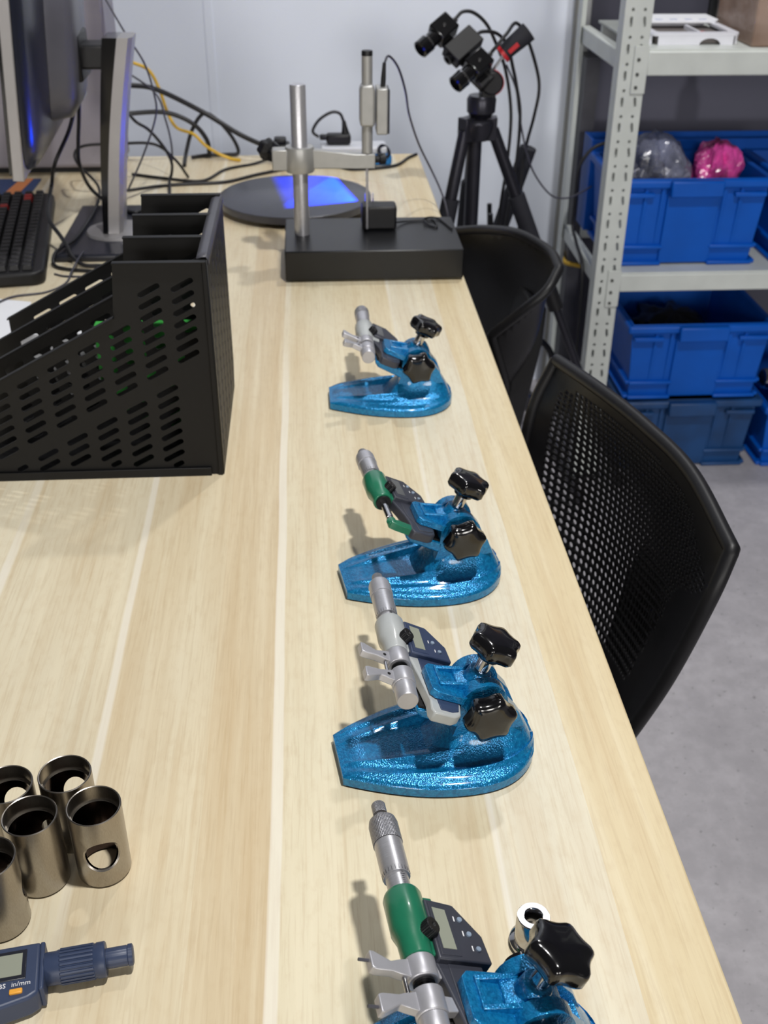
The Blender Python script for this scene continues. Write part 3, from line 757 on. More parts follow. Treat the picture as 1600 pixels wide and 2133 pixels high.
# ------------------------------------------------------------------ file organizer
ORG = (-0.235, 1.185, T0)
org = thing('file_organizer', 'black perforated steel file organizer with four sloping dividers', 'organizer', ORG)
OX0, OX1, OH = -0.372, -0.1035, 0.2415
prof = [(OX0, 0.0), (OX1, 0.0), (OX1, OH), (-0.1950, OH), (-0.2005, 0.1850), (OX0, 0.0935)]
def inside_prof(x, z, mg):
    if x > OX1 - mg or x < OX0 + mg or z < mg: return False
    if x > -0.195: return z < OH - mg
    return z < 0.183 + (x + 0.2) * 0.535 - mg * 1.1
holes = []; sl_ang = math.atan(0.535)
for r in range(-24, 24):
    if r == 1: continue
    for c in range(8):
        x = -0.1250 - 0.0335 * c + (0.004 if r < 1 else -0.004); L = 0.0255
        z = 0.1160 + r * 0.0128 + 0.535 * (x + 0.127)
        dx, dz = math.cos(sl_ang) * L / 2, math.sin(sl_ang) * L / 2
        if inside_prof(x - dx, z - dz, 0.0105) and inside_prof(x + dx, z + dz, 0.0105): holes.append(slot(x, z, L, 0.0030, sl_ang))
        else:
            L = 0.013; x2 = x + 0.004; z2 = z + 0.004 * 0.535; dx, dz = math.cos(sl_ang) * L / 2, math.sin(sl_ang) * L / 2
            if z < 0.10 and inside_prof(x2 - dx, z2 - dz, 0.010) and inside_prof(x2 + dx, z2 + dz, 0.010): holes.append(slot(x2, z2, L, 0.0030, sl_ang))
pm = plate(prof, holes, 0.0014)
Tp = Matrix(((1, 0, 0, -ORG[0]), (0, 0, -1, 0), (0, 1, 0, 0), (0, 0, 0, 1)))
me_xform(pm, Tp)
for i, y in enumerate((1.0515, 1.131, 1.209, 1.287)):
    p = obj('side_panel' if i in (0, 3) else 'divider', pm, 'blackpow', org); p.location = (0.0, y - ORG[1], 0.0)
    obj('top_lip', S().box(((OX1 - 0.1950) / 2 - ORG[0], -0.003, OH + 0.0004), (0.0915, 0.0075, 0.0016)), 'blackpow', p, bevel=0.0004)
    T = Matrix.Translation(((OX0 - 0.2005) / 2 - ORG[0], -0.003, (0.0935 + 0.1850) / 2)) @ Matrix.Rotation(-sl_ang, 4, 'Y')
    obj('slope_lip', S().box((0, 0, 0), (0.196, 0.0075, 0.0016), T=T), 'blackpow', p, bevel=0.0004)
bh = []
for j in range(6):
    for r in range(15):
        bh.append(slot(-0.1130 + 0.0385 * j, 0.022 + 0.0138 * r, 0.021, 0.0026, 0.6))
bp_ = me_xform(plate([(-0.1345, 0.0), (0.0900, 0.0), (0.1040, 0.030), (0.1040, OH - 0.004), (-0.1345, OH)], bh, 0.0014), Matrix(((0, 0, 1, -0.1028 - ORG[0]), (1, 0, 0, 0), (0, 1, 0, 0), (0, 0, 0, 1))))
obj('back_panel', bp_, 'blackpow', org)
# curved grey capping along the back panel
rows = []
for i in range(15):
    t = i / 14; y = -0.130 + 0.233 * t; z = OH + 0.0005 - 0.004 * t * t
    rows.append([(-0.1130 - ORG[0], y, z + 0.0006), (-0.1080 - ORG[0], y, z + 0.0022), (-0.1035 - ORG[0], y, z + 0.0022), (-0.1015 - ORG[0], y, z - 0.001), (-0.1015 - ORG[0], y, z - 0.006)])
obj('capping', S().grid(rows), 'greyedge', org, solid=0.0012)
obj('floor_plate', S().box(((OX0 + OX1) / 2 - ORG[0], -0.016, 0.0012), (OX1 - OX0, 0.236, 0.0014)), 'blackpow', org)
obj('front_lip', S().box(((OX0 + OX1) / 2 - ORG[0] - 0.006, -0.1368, 0.005), (OX1 - OX0 - 0.012, 0.0016, 0.010)), 'blackpow', org, bevel=0.0005)
obj('corner_post', S().box((-0.1055 - ORG[0], -0.1350, OH / 2), (0.0050, 0.0040, OH - 0.001)), 'blackpow', org, bevel=0.0008)
tag(obj('packet', S().box((-0.188, 1.170, T0 + 0.0665), (0.115, 0.016, 0.129)), 'greenbox', bevel=0.002), 'green packet standing inside the black file organizer', 'packet')
tag(obj('paper_stack', S().box((-0.250, 1.248, T0 + 0.046), (0.20, 0.012, 0.088)), 'paper', bevel=0.001), 'white papers standing inside the black file organizer', 'papers')

# ------------------------------------------------------------------ granite comparator stand
GX, GY, GZ = 0.0995, 1.735, 0.80
gs = thing('comparator_stand', 'comparator stand with black granite base and steel column', 'stand', (GX, GY, T0))
g = S().box((GX, GY, T0 + 0.0265), (0.280, 0.172, 0.047))
obj('granite_base', g, 'granite', gs, bevel=0.0020, segs=2, w=True)
for sx in (-.11, .11):
    for sy in (-.06, .06): obj('foot_pad', S().lathe([(0, 0), (.012, 0), (.012, .004), (0, .004)], c=(GX + sx, GY + sy, T0), n=18), 'rubber', gs, w=True)
CX, CY = -0.0126, 1.738
obj('column', S().lathe([(0, T0 + .05), (0.0122, T0 + .05), (0.0122, 1.0275), (0.0112, 1.0290), (0, 1.0290)], c=(CX, CY, 0), n=40), 'steel', gs, w=True, smooth=40)
cl = S().lathe([(0.0126, 0.900), (0.0215, 0.900), (0.0225, 0.902), (0.0225, 0.936), (0.0215, 0.938), (0.0126, 0.938)], c=(CX, CY, 0), n=40, closed=True)
obj('column_clamp', cl, 'silverpaint', gs, w=True, smooth=40)
s = S().box((CX - 0.031, CY, 0.919), (0.024, 0.024, 0.032))
obj('clamp_block', s, 'silverpaint', gs, bevel=0.002, w=True)
obj('clamp_knob', S().lathe([(0, 0), (0.006, 0), (0.006, 0.008), (0.015, 0.010), (0.0165, 0.014), (0.0165, 0.026), (0.013, 0.029), (0, 0.029)], n=40, rf=lambda t: 1 + .07 * math.cos(7 * t), T=axis_T((CX - 0.042, CY + 0.010, 0.924), (-0.35, 0.93, 0.1))), 'blackmatte', gs, w=True, smooth=40)
arm = S().prism([(CX + 0.020, 0.934), (0.0750, 0.9265), (0.1050, 0.9265), (0.1050, 0.9040), (0.0750, 0.9040), (CX + 0.020, 0.9050)], CY - 0.0075, CY + 0.0075, 'y')
obj('arm', arm, 'silverpaint', gs, bevel=0.0016, w=True)
obj('arm_screw', S().lathe([(0, 0), (0.0055, 0), (0.0055, 0.006), (0.0085, 0.007), (0.0085, 0.016), (0, 0.017)], n=28, T=axis_T((0.1050, CY, 0.917), (1, 0.2, 0))), 'blackmatte', gs, w=True)
dg_ = thing('dial_gauge', 'slim silver digital gauge with long stem held over the granite base', 'gauge', (0.0925, CY, 0.8062))
obj('stem', S().lathe([(0, 0.8062), (0.0014, 0.8064), (0.0020, 0.8085), (0.0020, 0.9030), (0, 0.9030)], c=(0.0922, CY, 0), n=16), 'steel', dg_, w=True)
obj('barrel', S().lathe([(0, 0.9275), (0.0085, 0.9275), (0.0085, 0.985), (0, 0.985)], c=(0.0925, CY, 0), n=28), 'silverpaint', dg_, w=True)
hs = [(-0.0105, 0.968), (0.0105, 0.968), (0.0118, 0.976), (0.0118, 1.020), (0.0095, 1.029), (-0.0095, 1.029), (-0.0118, 1.020), (-0.0118, 0.976)]
obj('head', S().prism([(0.0925 + x, z) for x, z in hs], CY - 0.014, CY + 0.014, 'y'), 'silverpaint', dg_, bevel=0.004, segs=3, w=True)
obj('upper_tube', S().lathe([(0, 1.028), (0.0082, 1.028), (0.0082, 1.069), (0, 1.069)], c=(0.0925, CY, 0), n=28), 'silverpaint', dg_, w=True)
obj('cap', S().lathe([(0, 1.069), (0.0084, 1.069), (0.0084, 1.0750), (0.0078, 1.0760), (0, 1.0760)], c=(0.0925, CY, 0), n=28), 'blackmatte', dg_, w=True)
obj('display_box', S().box((0.1145, CY, 0.9915), (0.0175, 0.040, 0.067)), 'silverpaint', dg_, bevel=0.002, w=True)
obj('display_face', S().box((0.1240, CY, 0.9915), (0.0040, 0.038, 0.065)), 'lcdframe', dg_, bevel=0.0015, w=True)
obj('cable_boot', S().lathe([(0.0038, 0), (0.0038, 0.012), (0.0026, 0.034), (0, 0.034)], T=axis_T((0.1165, CY, 1.0250), (0.06, 0, 1)), n=16), 'blackmatte', dg_, w=True)
ad = thing('power_adapter', 'black plug-in power adapter lying on the granite base', 'adapter', (0.112, 1.766, GZ))
obj('body', S().box((0.1130, 1.766, GZ + 0.0200), (0.056, 0.036, 0.038)), 'blackmatte', ad, bevel=0.004, segs=3, w=True)
obj('face', S().box((0.1000, 1.7840, GZ + 0.0200), (0.030, 0.014, 0.034)), 'blackmatte', ad, bevel=0.003, w=True)
for dx in (-.006, .006): obj('prong', S().box((0.098 + dx, 1.778, GZ + 0.0440), (0.0018, 0.006, 0.017)), 'chrome', ad, w=True)

# ------------------------------------------------------------------ turntable
tt = thing('turntable', 'flat round dark turntable lit by the blue projector light', 'turntable', (-0.026, 2.060, T0))
obj('platter', S().lathe([(0, 0.008), (0.141, 0.008), (0.1425, 0.0095), (0.1425, 0.0215), (0.141, 0.0225), (0, 0.0225)], n=96), 'disc', tt, smooth=40)
obj('base_ring', S().lathe([(0, 0), (0.120, 0), (0.120, 0.008), (0, 0.008)], n=64), 'rubber', tt)

# ------------------------------------------------------------------ power strip and plugs at the back of the desk
ps = thing('power_strip', 'blue and white power strip at the back edge of the desk', 'power strip', (0.10, 2.385, T0))
obj('lower_shell', S().box((0.1030, 2.385, T0 + 0.011), (0.150, 0.066, 0.022)), 'stripblue', ps, bevel=0.006, segs=3, w=True)
obj('upper_shell', S().box((0.0980, 2.387, T0 + 0.0300), (0.140, 0.058, 0.016)), 'stripwhite', ps, bevel=0.005, segs=3, w=True)
obj('socket_ring', S().lathe([(0.010, 0), (0.016, 0), (0.016, 0.004), (0.010, 0.004)], n=28, closed=True, T=axis_T((0.160, 2.356, T0 + 0.028), (0.5, -0.6, 0.6))), 'lcdframe', ps, w=True)
pg = thing('mains_plug', 'black angled mains plug pushed into the white power strip', 'plug', (0.070, 2.385, T0 + 0.038))
obj('body', S().box((0.066, 2.385, T0 + 0.0500), (0.052, 0.030, 0.020)), 'blackmatte', pg, bevel=0.005, w=True)
obj('shoulder', S().box((0.037, 2.385, T0 + 0.0530), (0.022, 0.018, 0.010)), 'blackmatte', pg, bevel=0.003, w=True)
obj('strain_relief', S().lathe([(0.011, 0), (0.006, 0.020), (0.004, 0.034), (0, 0.034)], T=axis_T((0.082, 2.392, T0 + 0.050), (-0.12, 0.1, 1)), n=16), 'blackmatte', pg, w=True)
pg2 = thing('mains_plug', 'black chunky mains plug lying at the desk back behind the steel column', 'plug', (-0.058, 2.40, T0))
obj('body', S().box((-0.056, 2.395, T0 + 0.0200), (0.036, 0.042, 0.039)), 'blackmatte', pg2, bevel=0.004, w=True)
obj('shoulder', S().box((-0.058, 2.395, T0 + 0.0450), (0.026, 0.030, 0.012)), 'blackmatte', pg2, bevel=0.004, w=True)

# ------------------------------------------------------------------ monitor
mo = thing('monitor', 'computer monitor with silver bezel and dark back on a silver column', 'monitor', (-0.333, 1.885, T0))
mang = math.radians(3.2)   # panel nearly parallel to the desk's long side
MT = Matrix.Translation((-0.4190, 1.892, 1.08)) @ Matrix.Rotation(mang, 4, 'Z') @ Matrix.Rotation(math.radians(4.5), 4, 'Y')
HW = 0.248; HH = 0.168
obj('bezel', S().box((-0.0060, 0, 0), (0.0170, 2 * HW, 2 * HH), T=MT), 'monbezel', mo, bevel=0.002, w=True)
obj('screen', S().box((-0.0165, 0, 0.004), (0.0045, 2 * HW - 0.004, 2 * HH - 0.008), T=MT), 'screen', mo, bevel=0.001, w=True)
rows = []
for fr, dx in ((1.0, 0.0035), (0.985, 0.010), (0.90, 0.017), (0.74, 0.0225), (0.50, 0.026)):
    r = []
    n = 40
    for i in range(n):
        t = 2 * math.pi * i / n; c, s_ = math.cos(t), math.sin(t); e = 0.28 + 0.5 * (1 - fr)
        r.append(tuple(MT @ Vector((dx, fr * HW * math.copysign(abs(c) ** e, c), fr * HH * math.copysign(abs(s_) ** e, s_)))))
    rows.append(r)
s = S().grid(rows, closed=True); s.f.append(tuple(range(4 * 40, 5 * 40)))
bk = obj('back_cover', s, 'monback', mo, w=True, smooth=60)
s = S(); rows = []
for fr, dx in ((1.0, 0.018), (0.93, 0.052), (0.75, 0.064), (0.3, 0.066)):
    rows.append([tuple(MT @ Vector((dx, fr * 0.105 * math.copysign(abs(math.cos(t)) ** .5, math.cos(t)), -0.01 + fr * 0.115 * math.copysign(abs(math.sin(t)) ** .5, math.sin(t))))) for t in [2 * math.pi * i / 32 for i in range(32)]])
s.grid(rows, closed=True); s.f.append(tuple(range(96, 128)))
hp = obj('rear_housing', s, 'monhump', mo, w=True, smooth=50)
obj('port_recess', S().box((0.0600, 0.035, -0.085), (0.006, 0.05, 0.030), T=MT), 'screen', hp, w=True)
obj('tilt_mount', S().box((-0.335, 1.888, 1.048), (0.060, 0.060, 0.036)).box((-0.360, 1.888, 1.048), (0.02, 0.085, 0.070)), 'blackmatte', mo, bevel=0.004, w=True)
rows = []; rows2 = []
for i in range(22):
    t = i / 21; z = T0 + 0.018 + (1.077 - T0 - 0.018) * t; k = t - 0.10 * math.sin(math.pi * t); hy = 0.031
    xb0 = -0.352 + 0.037 * k; xb1 = -0.343 + 0.051 * k; xs1 = -0.319 + 0.0505 * k
    rows.append([(xb1, 1.885 - hy, z), (xs1 - 0.006, 1.885 - hy, z), (xs1, 1.885 - hy * .7, z), (xs1, 1.885 + hy * .7, z), (xs1 - 0.006, 1.885 + hy, z), (xb1, 1.885 + hy, z)])
    rows2.append([(xb0, 1.885 - hy + .001, z), (xb1, 1.885 - hy - 0.0012, z), (xb1, 1.885 + hy + 0.0012, z), (xb0, 1.885 + hy - .001, z)])
s = S().grid(rows, closed=True); s.f.append(tuple(range(21 * 6, 22 * 6)))
obj('column', s, 'monbezel', mo, w=True, smooth=30)
s = S().grid(rows2, closed=True); s.f.append((84, 85, 86, 87))
obj('column_trim', s, 'blackgloss', mo, w=True, smooth=30)
obj('base_plate', S().box((-0.318, 1.905, T0 + 0.006), (0.205, 0.285, 0.012)), 'lcdframe', mo, bevel=0.004, segs=3, w=True)
obj('base_collar', S().lathe([(0, T0 + 0.012), (0.056, T0 + 0.012), (0.054, T0 + 0.016), (0.030, T0 + 0.0185), (0, T0 + 0.0185)], c=(-0.3300, 1.887, 0), n=40), 'monbezel', mo, w=True)

# ------------------------------------------------------------------ grey computer case behind
pc = thing('computer_case', 'large plain grey metal case standing at the back of the desk', 'computer case', (-0.60, 2.385, T0))
obj('body', S().box((-0.625, 2.388, T0 + 0.270), (0.480, 0.130, 0.520)), 'casegrey', pc, bevel=0.004, w=True)
obj('front_panel', S().box((-0.625, 2.3205, T0 + 0.120), (0.472, 0.005, 0.205)), 'casegrey', pc, bevel=0.001, w=True)
obj('front_panel', S().box((-0.625, 2.3205, T0 + 0.378), (0.472, 0.005, 0.300)), 'casegrey', pc, bevel=0.001, w=True)
obj('plinth', S().box((-0.625, 2.388, T0 + 0.005), (0.470, 0.120, 0.010)), 'rubber', pc, w=True)

# ------------------------------------------------------------------ keyboard
kb = thing('keyboard', 'black keyboard with a few red keys beside the monitor base', 'keyboard', (-0.520, 1.868, T0), math.radians(8.5))
KW, KL = 0.150, 0.450
def kz(x): return 0.026 - 0.060 * (x + KW / 2) * 1.0 + 0.0
def rrect(w, h, r, n=5):
    p = []
    for cx, cy, a in ((w / 2 - r, h / 2 - r, 0), (-w / 2 + r, h / 2 - r, 90), (-w / 2 + r, -h / 2 + r, 180), (w / 2 - r, -h / 2 + r, 270)):
        for i in range(n + 1):
            t = math.radians(a + 90 * i / n); p.append((cx + r * math.cos(t), cy + r * math.sin(t)))
    return p
obj('case', S().prism(rrect(KW, KL, 0.02), 0.0, 0.022), 'blackmatte', kb, bevel=0.005, segs=3)
key = S().box((0, 0, 0), (0.0165, 0.0165, 0.009), top=(0.0125, 0.0135)); km = None
for i in range(6):
    for j in range(22):
        if i == 5 and 5 < j < 11 and j != 8: continue
        x = 0.050 - 0.0195 * i; y = -0.205 + 0.0195 * j
        red = (i in (3, 4, 5) and j in (17,)) or (i == 4 and j in (16, 18)) or (i == 1 and j == 19) or (i == 1 and j == 20)
        if km is None:
            k_ = obj('key', key, 'key', kb, bevel=0.0012); km = k_.data; kr = km.copy(); kr.materials.clear(); kr.materials.append(M['keyred'])
        else:
            k_ = bpy.data.objects.new('key', kr if red else km); COL.objects.link(k_); k_.parent = kb
            q = k_.modifiers.new('bevel', 'BEVEL'); q.width = 0.0012; q.segments = 2
        k_.location = (x, y, 0.0262)
obj('wrist_rest', S().prism(rrect(0.052, KL - 0.01, 0.016), 0.0, 0.014), 'blackmatte', kb, bevel=0.004).location = (-0.096, 0, 0)
# card with orange stripe, paper
cd = thing('printed_card', 'dark blue printed card with an orange stripe beyond the keyboard', 'card', (-0.600, 2.215, T0))
obj('sheet', S().box((-0.615, 2.215, T0 + 0.0015), (0.150, 0.110, 0.003)), 'cardblue', cd, w=True)
obj('stripe', S().prism([(-0.590, 2.160), (-0.562, 2.160), (-0.555, 2.270), (-0.580, 2.270)], T0 + 0.003, T0 + 0.0034), 'cardorange', cd, w=True)
pw = S().prism([(-0.420, 1.584), (-0.560, 1.625), (-0.600, 1.450), (-0.405, 1.400)], T0 + 0.0002, T0 + 0.0012)
tag(obj('paper_sheet', pw, 'paper', smooth=0), 'white paper sheet lying on the desk behind the file organizer', 'paper')

# ------------------------------------------------------------------ cables
CAB = [
 ('cable', 'thick black cable arching from the case down to a mains plug', 'cable', 0.0052, [(-0.39, 2.385, 0.908), (-0.354, 2.4, 0.906), (-0.307, 2.42, 0.893), (-0.218, 2.44, 0.843), (-0.144, 2.42, 0.802), (-0.074, 2.395, 0.776)]),
 ('cable', 'thick black cable bending low over the back edge of the desk', 'cable', 0.0048, [(-0.39, 2.41, 0.845), (-0.366, 2.42, 0.847), (-0.298, 2.43, 0.846), (-0.244, 2.43, 0.824), (-0.216, 2.43, 0.79), (-0.212, 2.43, 0.757)]),
 ('cable', 'black cable forming a pointed loop on the desk back edge', 'cable', 0.0042, [(-0.26, 2.356, 0.7545), (-0.261, 2.42, 0.765), (-0.246, 2.44, 0.808), (-0.22, 2.45, 0.839), (-0.19, 2.45, 0.824), (-0.162, 2.452, 0.788), (-0.151, 2.444, 0.7585), (-0.175, 2.443, 0.7545), (-0.212, 2.442, 0.7545), (-0.25, 2.423, 0.7545)]),
 ('cable', 'slack black cable dropping beside the monitor column', 'cable', 0.0030, [(-0.386, 2.35, 0.905), (-0.333, 2.2, 0.883), (-0.305, 2.2, 0.862), (-0.28, 2.2, 0.83), (-0.268, 2.205, 0.8), (-0.272, 2.222, 0.772), (-0.276, 2.212, 0.7635), (-0.272, 2.17, 0.756), (-0.268, 2.124, 0.7534)]),
 ('cable', 'thin black cable snaking over the desk to the chunky plug', 'cable', 0.0030, [(-0.361, 2.295, 0.7532), (-0.295, 2.263, 0.7532), (-0.215, 2.238, 0.7532), (-0.172, 2.325, 0.7532), (-0.114, 2.369, 0.7532), (-0.076, 2.395, 0.760)]),
 ('cable', 'black cable running behind the turntable to the desk edge', 'cable', 0.0032, [(-0.369, 2.033, 0.79), (-0.345, 2.12, 0.768), (-0.3, 2.2, 0.7536), (-0.245, 2.215, 0.7534), (-0.167, 2.228, 0.7534), (-0.101, 2.284, 0.7534), (-0.022, 2.335, 0.7534), (0.059, 2.335, 0.7534), (0.098, 2.314, 0.7534), (0.18, 2.337, 0.7534), (0.217, 2.404, 0.7534), (0.238, 2.435, 0.7534)]),
 ('cable', 'hair-thin dark cable hanging from the top of the monitor column', 'cablegrey', 0.0018, [(-0.388, 2.34, 1.09), (-0.314, 2.1, 1.048), (-0.294, 2.15, 0.992), (-0.282, 2.15, 0.942), (-0.282, 2.15, 0.899), (-0.312, 2.15, 0.829), (-0.35, 2.15, 0.760)]),
 ('cable', 'thin dark cable dropping straight to the desk tangle', 'cablegrey', 0.0018, [(-0.388, 2.35, 0.96), (-0.295, 2.25, 0.923), (-0.277, 2.25, 0.869), (-0.27, 2.25, 0.814), (-0.28, 2.28, 0.7525)]),
 ('cable', 'yellow network cable hanging behind the monitor', 'yellow', 0.0034, [(-0.39, 2.43, 0.955), (-0.359, 2.45, 0.942), (-0.328, 2.46, 0.925), (-0.31, 2.46, 0.888), (-0.298, 2.46, 0.842), (-0.28, 2.45, 0.811), (-0.242, 2.418, 0.804), (-0.218, 2.411, 0.782), (-0.19, 2.411, 0.764), (-0.165, 2.408, 0.7545), (-0.145, 2.398, 0.7538)]),
 ('cable', 'black power cable hanging from the monitor housing', 'cable', 0.0034, [(-0.385, 1.98, 0.975), (-0.392, 1.985, 0.93), (-0.4, 1.99, 0.888), (-0.405, 2.0, 0.849), (-0.405, 2.07, 0.787), (-0.362, 2.03, 0.7668), (-0.318, 1.985, 0.7656), (-0.303, 2.005, 0.7662), (-0.302, 2.035, 0.7672), (-0.302, 2.058, 0.762), (-0.302, 2.085, 0.7536)]),
 ('cable', 'black video cable sweeping from monitor across its base plate', 'cable', 0.0034, [(-0.385, 1.95, 0.969), (-0.4, 1.93, 0.923), (-0.425, 1.9, 0.876), (-0.445, 1.94, 0.83), (-0.44, 1.857, 0.8), (-0.412, 1.803, 0.781), (-0.399, 1.777, 0.775), (-0.387, 1.752, 0.763), (-0.368, 1.737, 0.7545), (-0.342, 1.733, 0.7538), (-0.308, 1.73, 0.7538)]),
 ('cable', 'black cable looping beside the monitor column and over its base', 'cable', 0.0028, [(-0.245, 2.27, 0.753), (-0.262, 2.22, 0.8), (-0.298, 2.2, 0.835), (-0.372, 2.2, 0.836), (-0.432, 2.2, 0.833), (-0.452, 2.2, 0.818), (-0.436, 2.15, 0.808), (-0.406, 2.15, 0.77), (-0.39, 2.033, 0.7672), (-0.396, 1.844, 0.7656), (-0.411, 1.785, 0.7668), (-0.417, 1.757, 0.764), (-0.414, 1.738, 0.7545), (-0.392, 1.722, 0.7532), (-0.35, 1.71, 0.7532)]),
 ('cable', 'thin brown-black wire curving past the white paper sheet', 'cablegrey', 0.0016, [(-0.47, 1.573, 0.7535), (-0.449, 1.605, 0.7525), (-0.406, 1.622, 0.7518), (-0.383, 1.658, 0.752), (-0.379, 1.69, 0.7575), (-0.377, 1.715, 0.761), (-0.375, 1.742, 0.764), (-0.373, 1.775, 0.7638)]),
 ('cable', 'thin dark wire lying along the near edge of the monitor base', 'cablegrey', 0.0016, [(-0.408, 1.704, 0.7518), (-0.388, 1.692, 0.7518), (-0.344, 1.688, 0.7518), (-0.321, 1.694, 0.7518)]),
 ('cable', 'grey gauge cable arching from the gauge and down past the desk edge', 'cablegrey', 0.0019, [(0.1185, 1.738, 1.058), (0.126, 1.75, 1.066), (0.143, 1.78, 1.044), (0.158, 1.82, 1.002), (0.172, 1.9, 0.949), (0.199, 2.0, 0.878), (0.227, 2.05, 0.822), (0.243, 2.03, 0.791), (0.252, 1.99, 0.765), (0.258, 1.98, 0.72), (0.262, 2.0, 0.60), (0.25, 2.1, 0.30), (0.20, 2.2, 0.003)]),
 ('cable', 'black plug lead arching above the white power strip', 'cable', 0.0032, [(0.024, 2.385, 0.803), (0.012, 2.387, 0.815), (0.026, 2.39, 0.837), (0.052, 2.395, 0.851), (0.070, 2.396, 0.848), (0.078, 2.394, 0.832)]),
 ('cable', 'thin adapter lead curled on the granite base', 'cable', 0.0016, [(0.141, 1.772, 0.806), (0.16, 1.79, 0.8022), (0.191, 1.797, 0.8022), (0.207, 1.793, 0.8022), (0.208, 1.758, 0.8022), (0.195, 1.77, 0.8022), (0.19, 1.79, 0.8062), (0.214, 1.805, 0.8022), (0.232, 1.745, 0.8022)]),
 ('cable', 'black cable from the outer scanner camera arching over to the tripod', 'cable', 0.0036, [(0.298, 2.328, 1.039), (0.314, 2.336, 1.052), (0.338, 2.342, 1.049), (0.366, 2.348, 1.026), (0.39, 2.355, 0.985), (0.409, 2.36, 0.944), (0.423, 2.36, 0.888), (0.429, 2.36, 0.83), (0.426, 2.36, 0.74), (0.42, 2.38, 0.6), (0.44, 2.46, 0.25), (0.47, 2.545, 0.004)]),
 ('cable', 'black cable rising from the scanner bar and hanging behind the tripod', 'cable', 0.0036, [(0.334, 2.308, 1.01), (0.352, 2.318, 1.018), (0.385, 2.335, 1.012), (0.412, 2.36, 0.985), (0.43, 2.385, 0.94), (0.443, 2.398, 0.9), (0.455, 2.4, 0.841), (0.456, 2.41, 0.74), (0.445, 2.42, 0.6), (0.435, 2.49, 0.25), (0.448, 2.62, 0.004)]),
 ('cable', 'black cable from the inner scanner camera bowing out past the handle', 'cable', 0.0036, [(0.364, 2.285, 0.981), (0.379, 2.284, 0.999), (0.398, 2.296, 1.018), (0.424, 2.345, 1.03), (0.457, 2.392, 0.995), (0.488, 2.42, 0.929), (0.496, 2.42, 0.886), (0.489, 2.42, 0.832), (0.48, 2.45, 0.74), (0.482, 2.46, 0.6), (0.505, 2.535, 0.25), (0.53, 2.64, 0.0045)]),
 ('cable', 'thin cable sagging across the white wall to the rack', 'cablegrey', 0.0020, [(0.419, 2.4, 0.942), (0.446, 2.42, 0.891), (0.459, 2.43, 0.835), (0.482, 2.43, 0.753), (0.51, 2.44, 0.698), (0.551, 2.45, 0.654), (0.592, 2.46, 0.646), (0.625, 2.48, 0.653), (0.652, 2.5, 0.660)]),
 ('cable', 'black cable hanging beside the rear post of the rack', 'cable', 0.0042, [(0.695, 2.555, 0.748), (0.656, 2.55, 0.731), (0.632, 2.55, 0.69), (0.630, 2.55, 0.622), (0.630, 2.55, 0.553), (0.630, 2.5, 0.528), (0.632, 2.42, 0.48), (0.634, 2.40, 0.30), (0.64, 2.42, 0.05)]),
 ('cable', 'bundled black cable falling to the floor behind the far chair', 'cable', 0.0065, [(0.42, 2.50, 0.60), (0.44, 2.50, 0.36), (0.47, 2.50, 0.27), (0.492, 2.5, 0.222), (0.523, 2.5, 0.175), (0.547, 2.5, 0.107), (0.552, 2.45, 0.030), (0.54, 2.35, 0.0065)]),
 ('cable', 'second black cable beside the bundle behind the far chair', 'cable', 0.0060, [(0.43, 2.58, 0.60), (0.45, 2.59, 0.33), (0.49, 2.60, 0.21), (0.516, 2.6, 0.163), (0.558, 2.6, 0.114), (0.569, 2.55, 0.068), (0.566, 2.48, 0.030), (0.56, 2.38, 0.006)]),
 ('cable', 'black cable lying straight along the floor under the wall', 'cable', 0.0050, [(0.45, 2.66, 0.005), (0.529, 2.698, 0.005), (0.584, 2.738, 0.005), (0.625, 2.742, 0.005), (0.65, 2.715, 0.005)]),
 ('cable', 'black cable curving over the concrete floor towards the rack', 'cable', 0.0050, [(0.47, 2.72, 0.005), (0.515, 2.708, 0.01), (0.534, 2.7, 0.0162), (0.555, 2.684, 0.008), (0.597, 2.665, 0.005), (0.626, 2.605, 0.005)]),
 ('cable', 'fat black hose arching near the floor behind the far chair', 'cable', 0.0085, [(0.47, 2.575, 0.0085), (0.48, 2.575, 0.12), (0.5, 2.575, 0.2), (0.535, 2.59, 0.251), (0.577, 2.605, 0.241), (0.618, 2.625, 0.2), (0.634, 2.622, 0.145), (0.634, 2.58, 0.06), (0.615, 2.54, 0.0085)]),
]
for name, lab, mat_, r, pts in CAB:
    tag(obj(name, S().tube(pts, r, n=8, smooth=8), mat_, smooth=60), lab, 'cable', 'loose cables')

# ------------------------------------------------------------------ tripod with structured light scanner
TX, TY = 0.349, 2.30
tp = thing('tripod', 'black camera tripod with red-marked pan handle behind the desk', 'tripod', (TX, TY, 0))
feet = [(0.160, 2.19, 0.0), (0.735, 2.26, 0.0), (0.36, 2.70, 0.0)]
for i, f in enumerate(feet):
    d = (Vector(f) - Vector((TX, TY, 0.845))); h = Vector((d.x, d.y, 0)).normalized()
    top = Vector((TX, TY, 0.835)) + h * 0.032; ft_ = Vector(f); L = ft_ - top
    up = obj('leg', S().tube([top, top + L * 0.42], 0.0130, n=12, smooth=0), 'tripod', tp, w=True)
    obj('foam_grip', S().tube([top + L * 0.16, top + L * 0.38], 0.0185, n=14, smooth=0), 'foam', up, w=True)
    obj('leg_lock', S().tube([top + L * 0.40, top + L * 0.46], 0.0175, n=12, smooth=0), 'blackmatte', up, w=True)
    obj('lower_section', S().tube([top + L * 0.42, ft_ + Vector((0, 0, 0.012))], 0.0095, n=12, smooth=0), 'tripod', up, w=True)
    obj('rubber_foot', S().lathe([(0, 0), (0.014, 0), (0.015, 0.006), (0.010, 0.028), (0, 0.028)], c=tuple(ft_), n=16), 'rubber', up, w=True)
s = S()
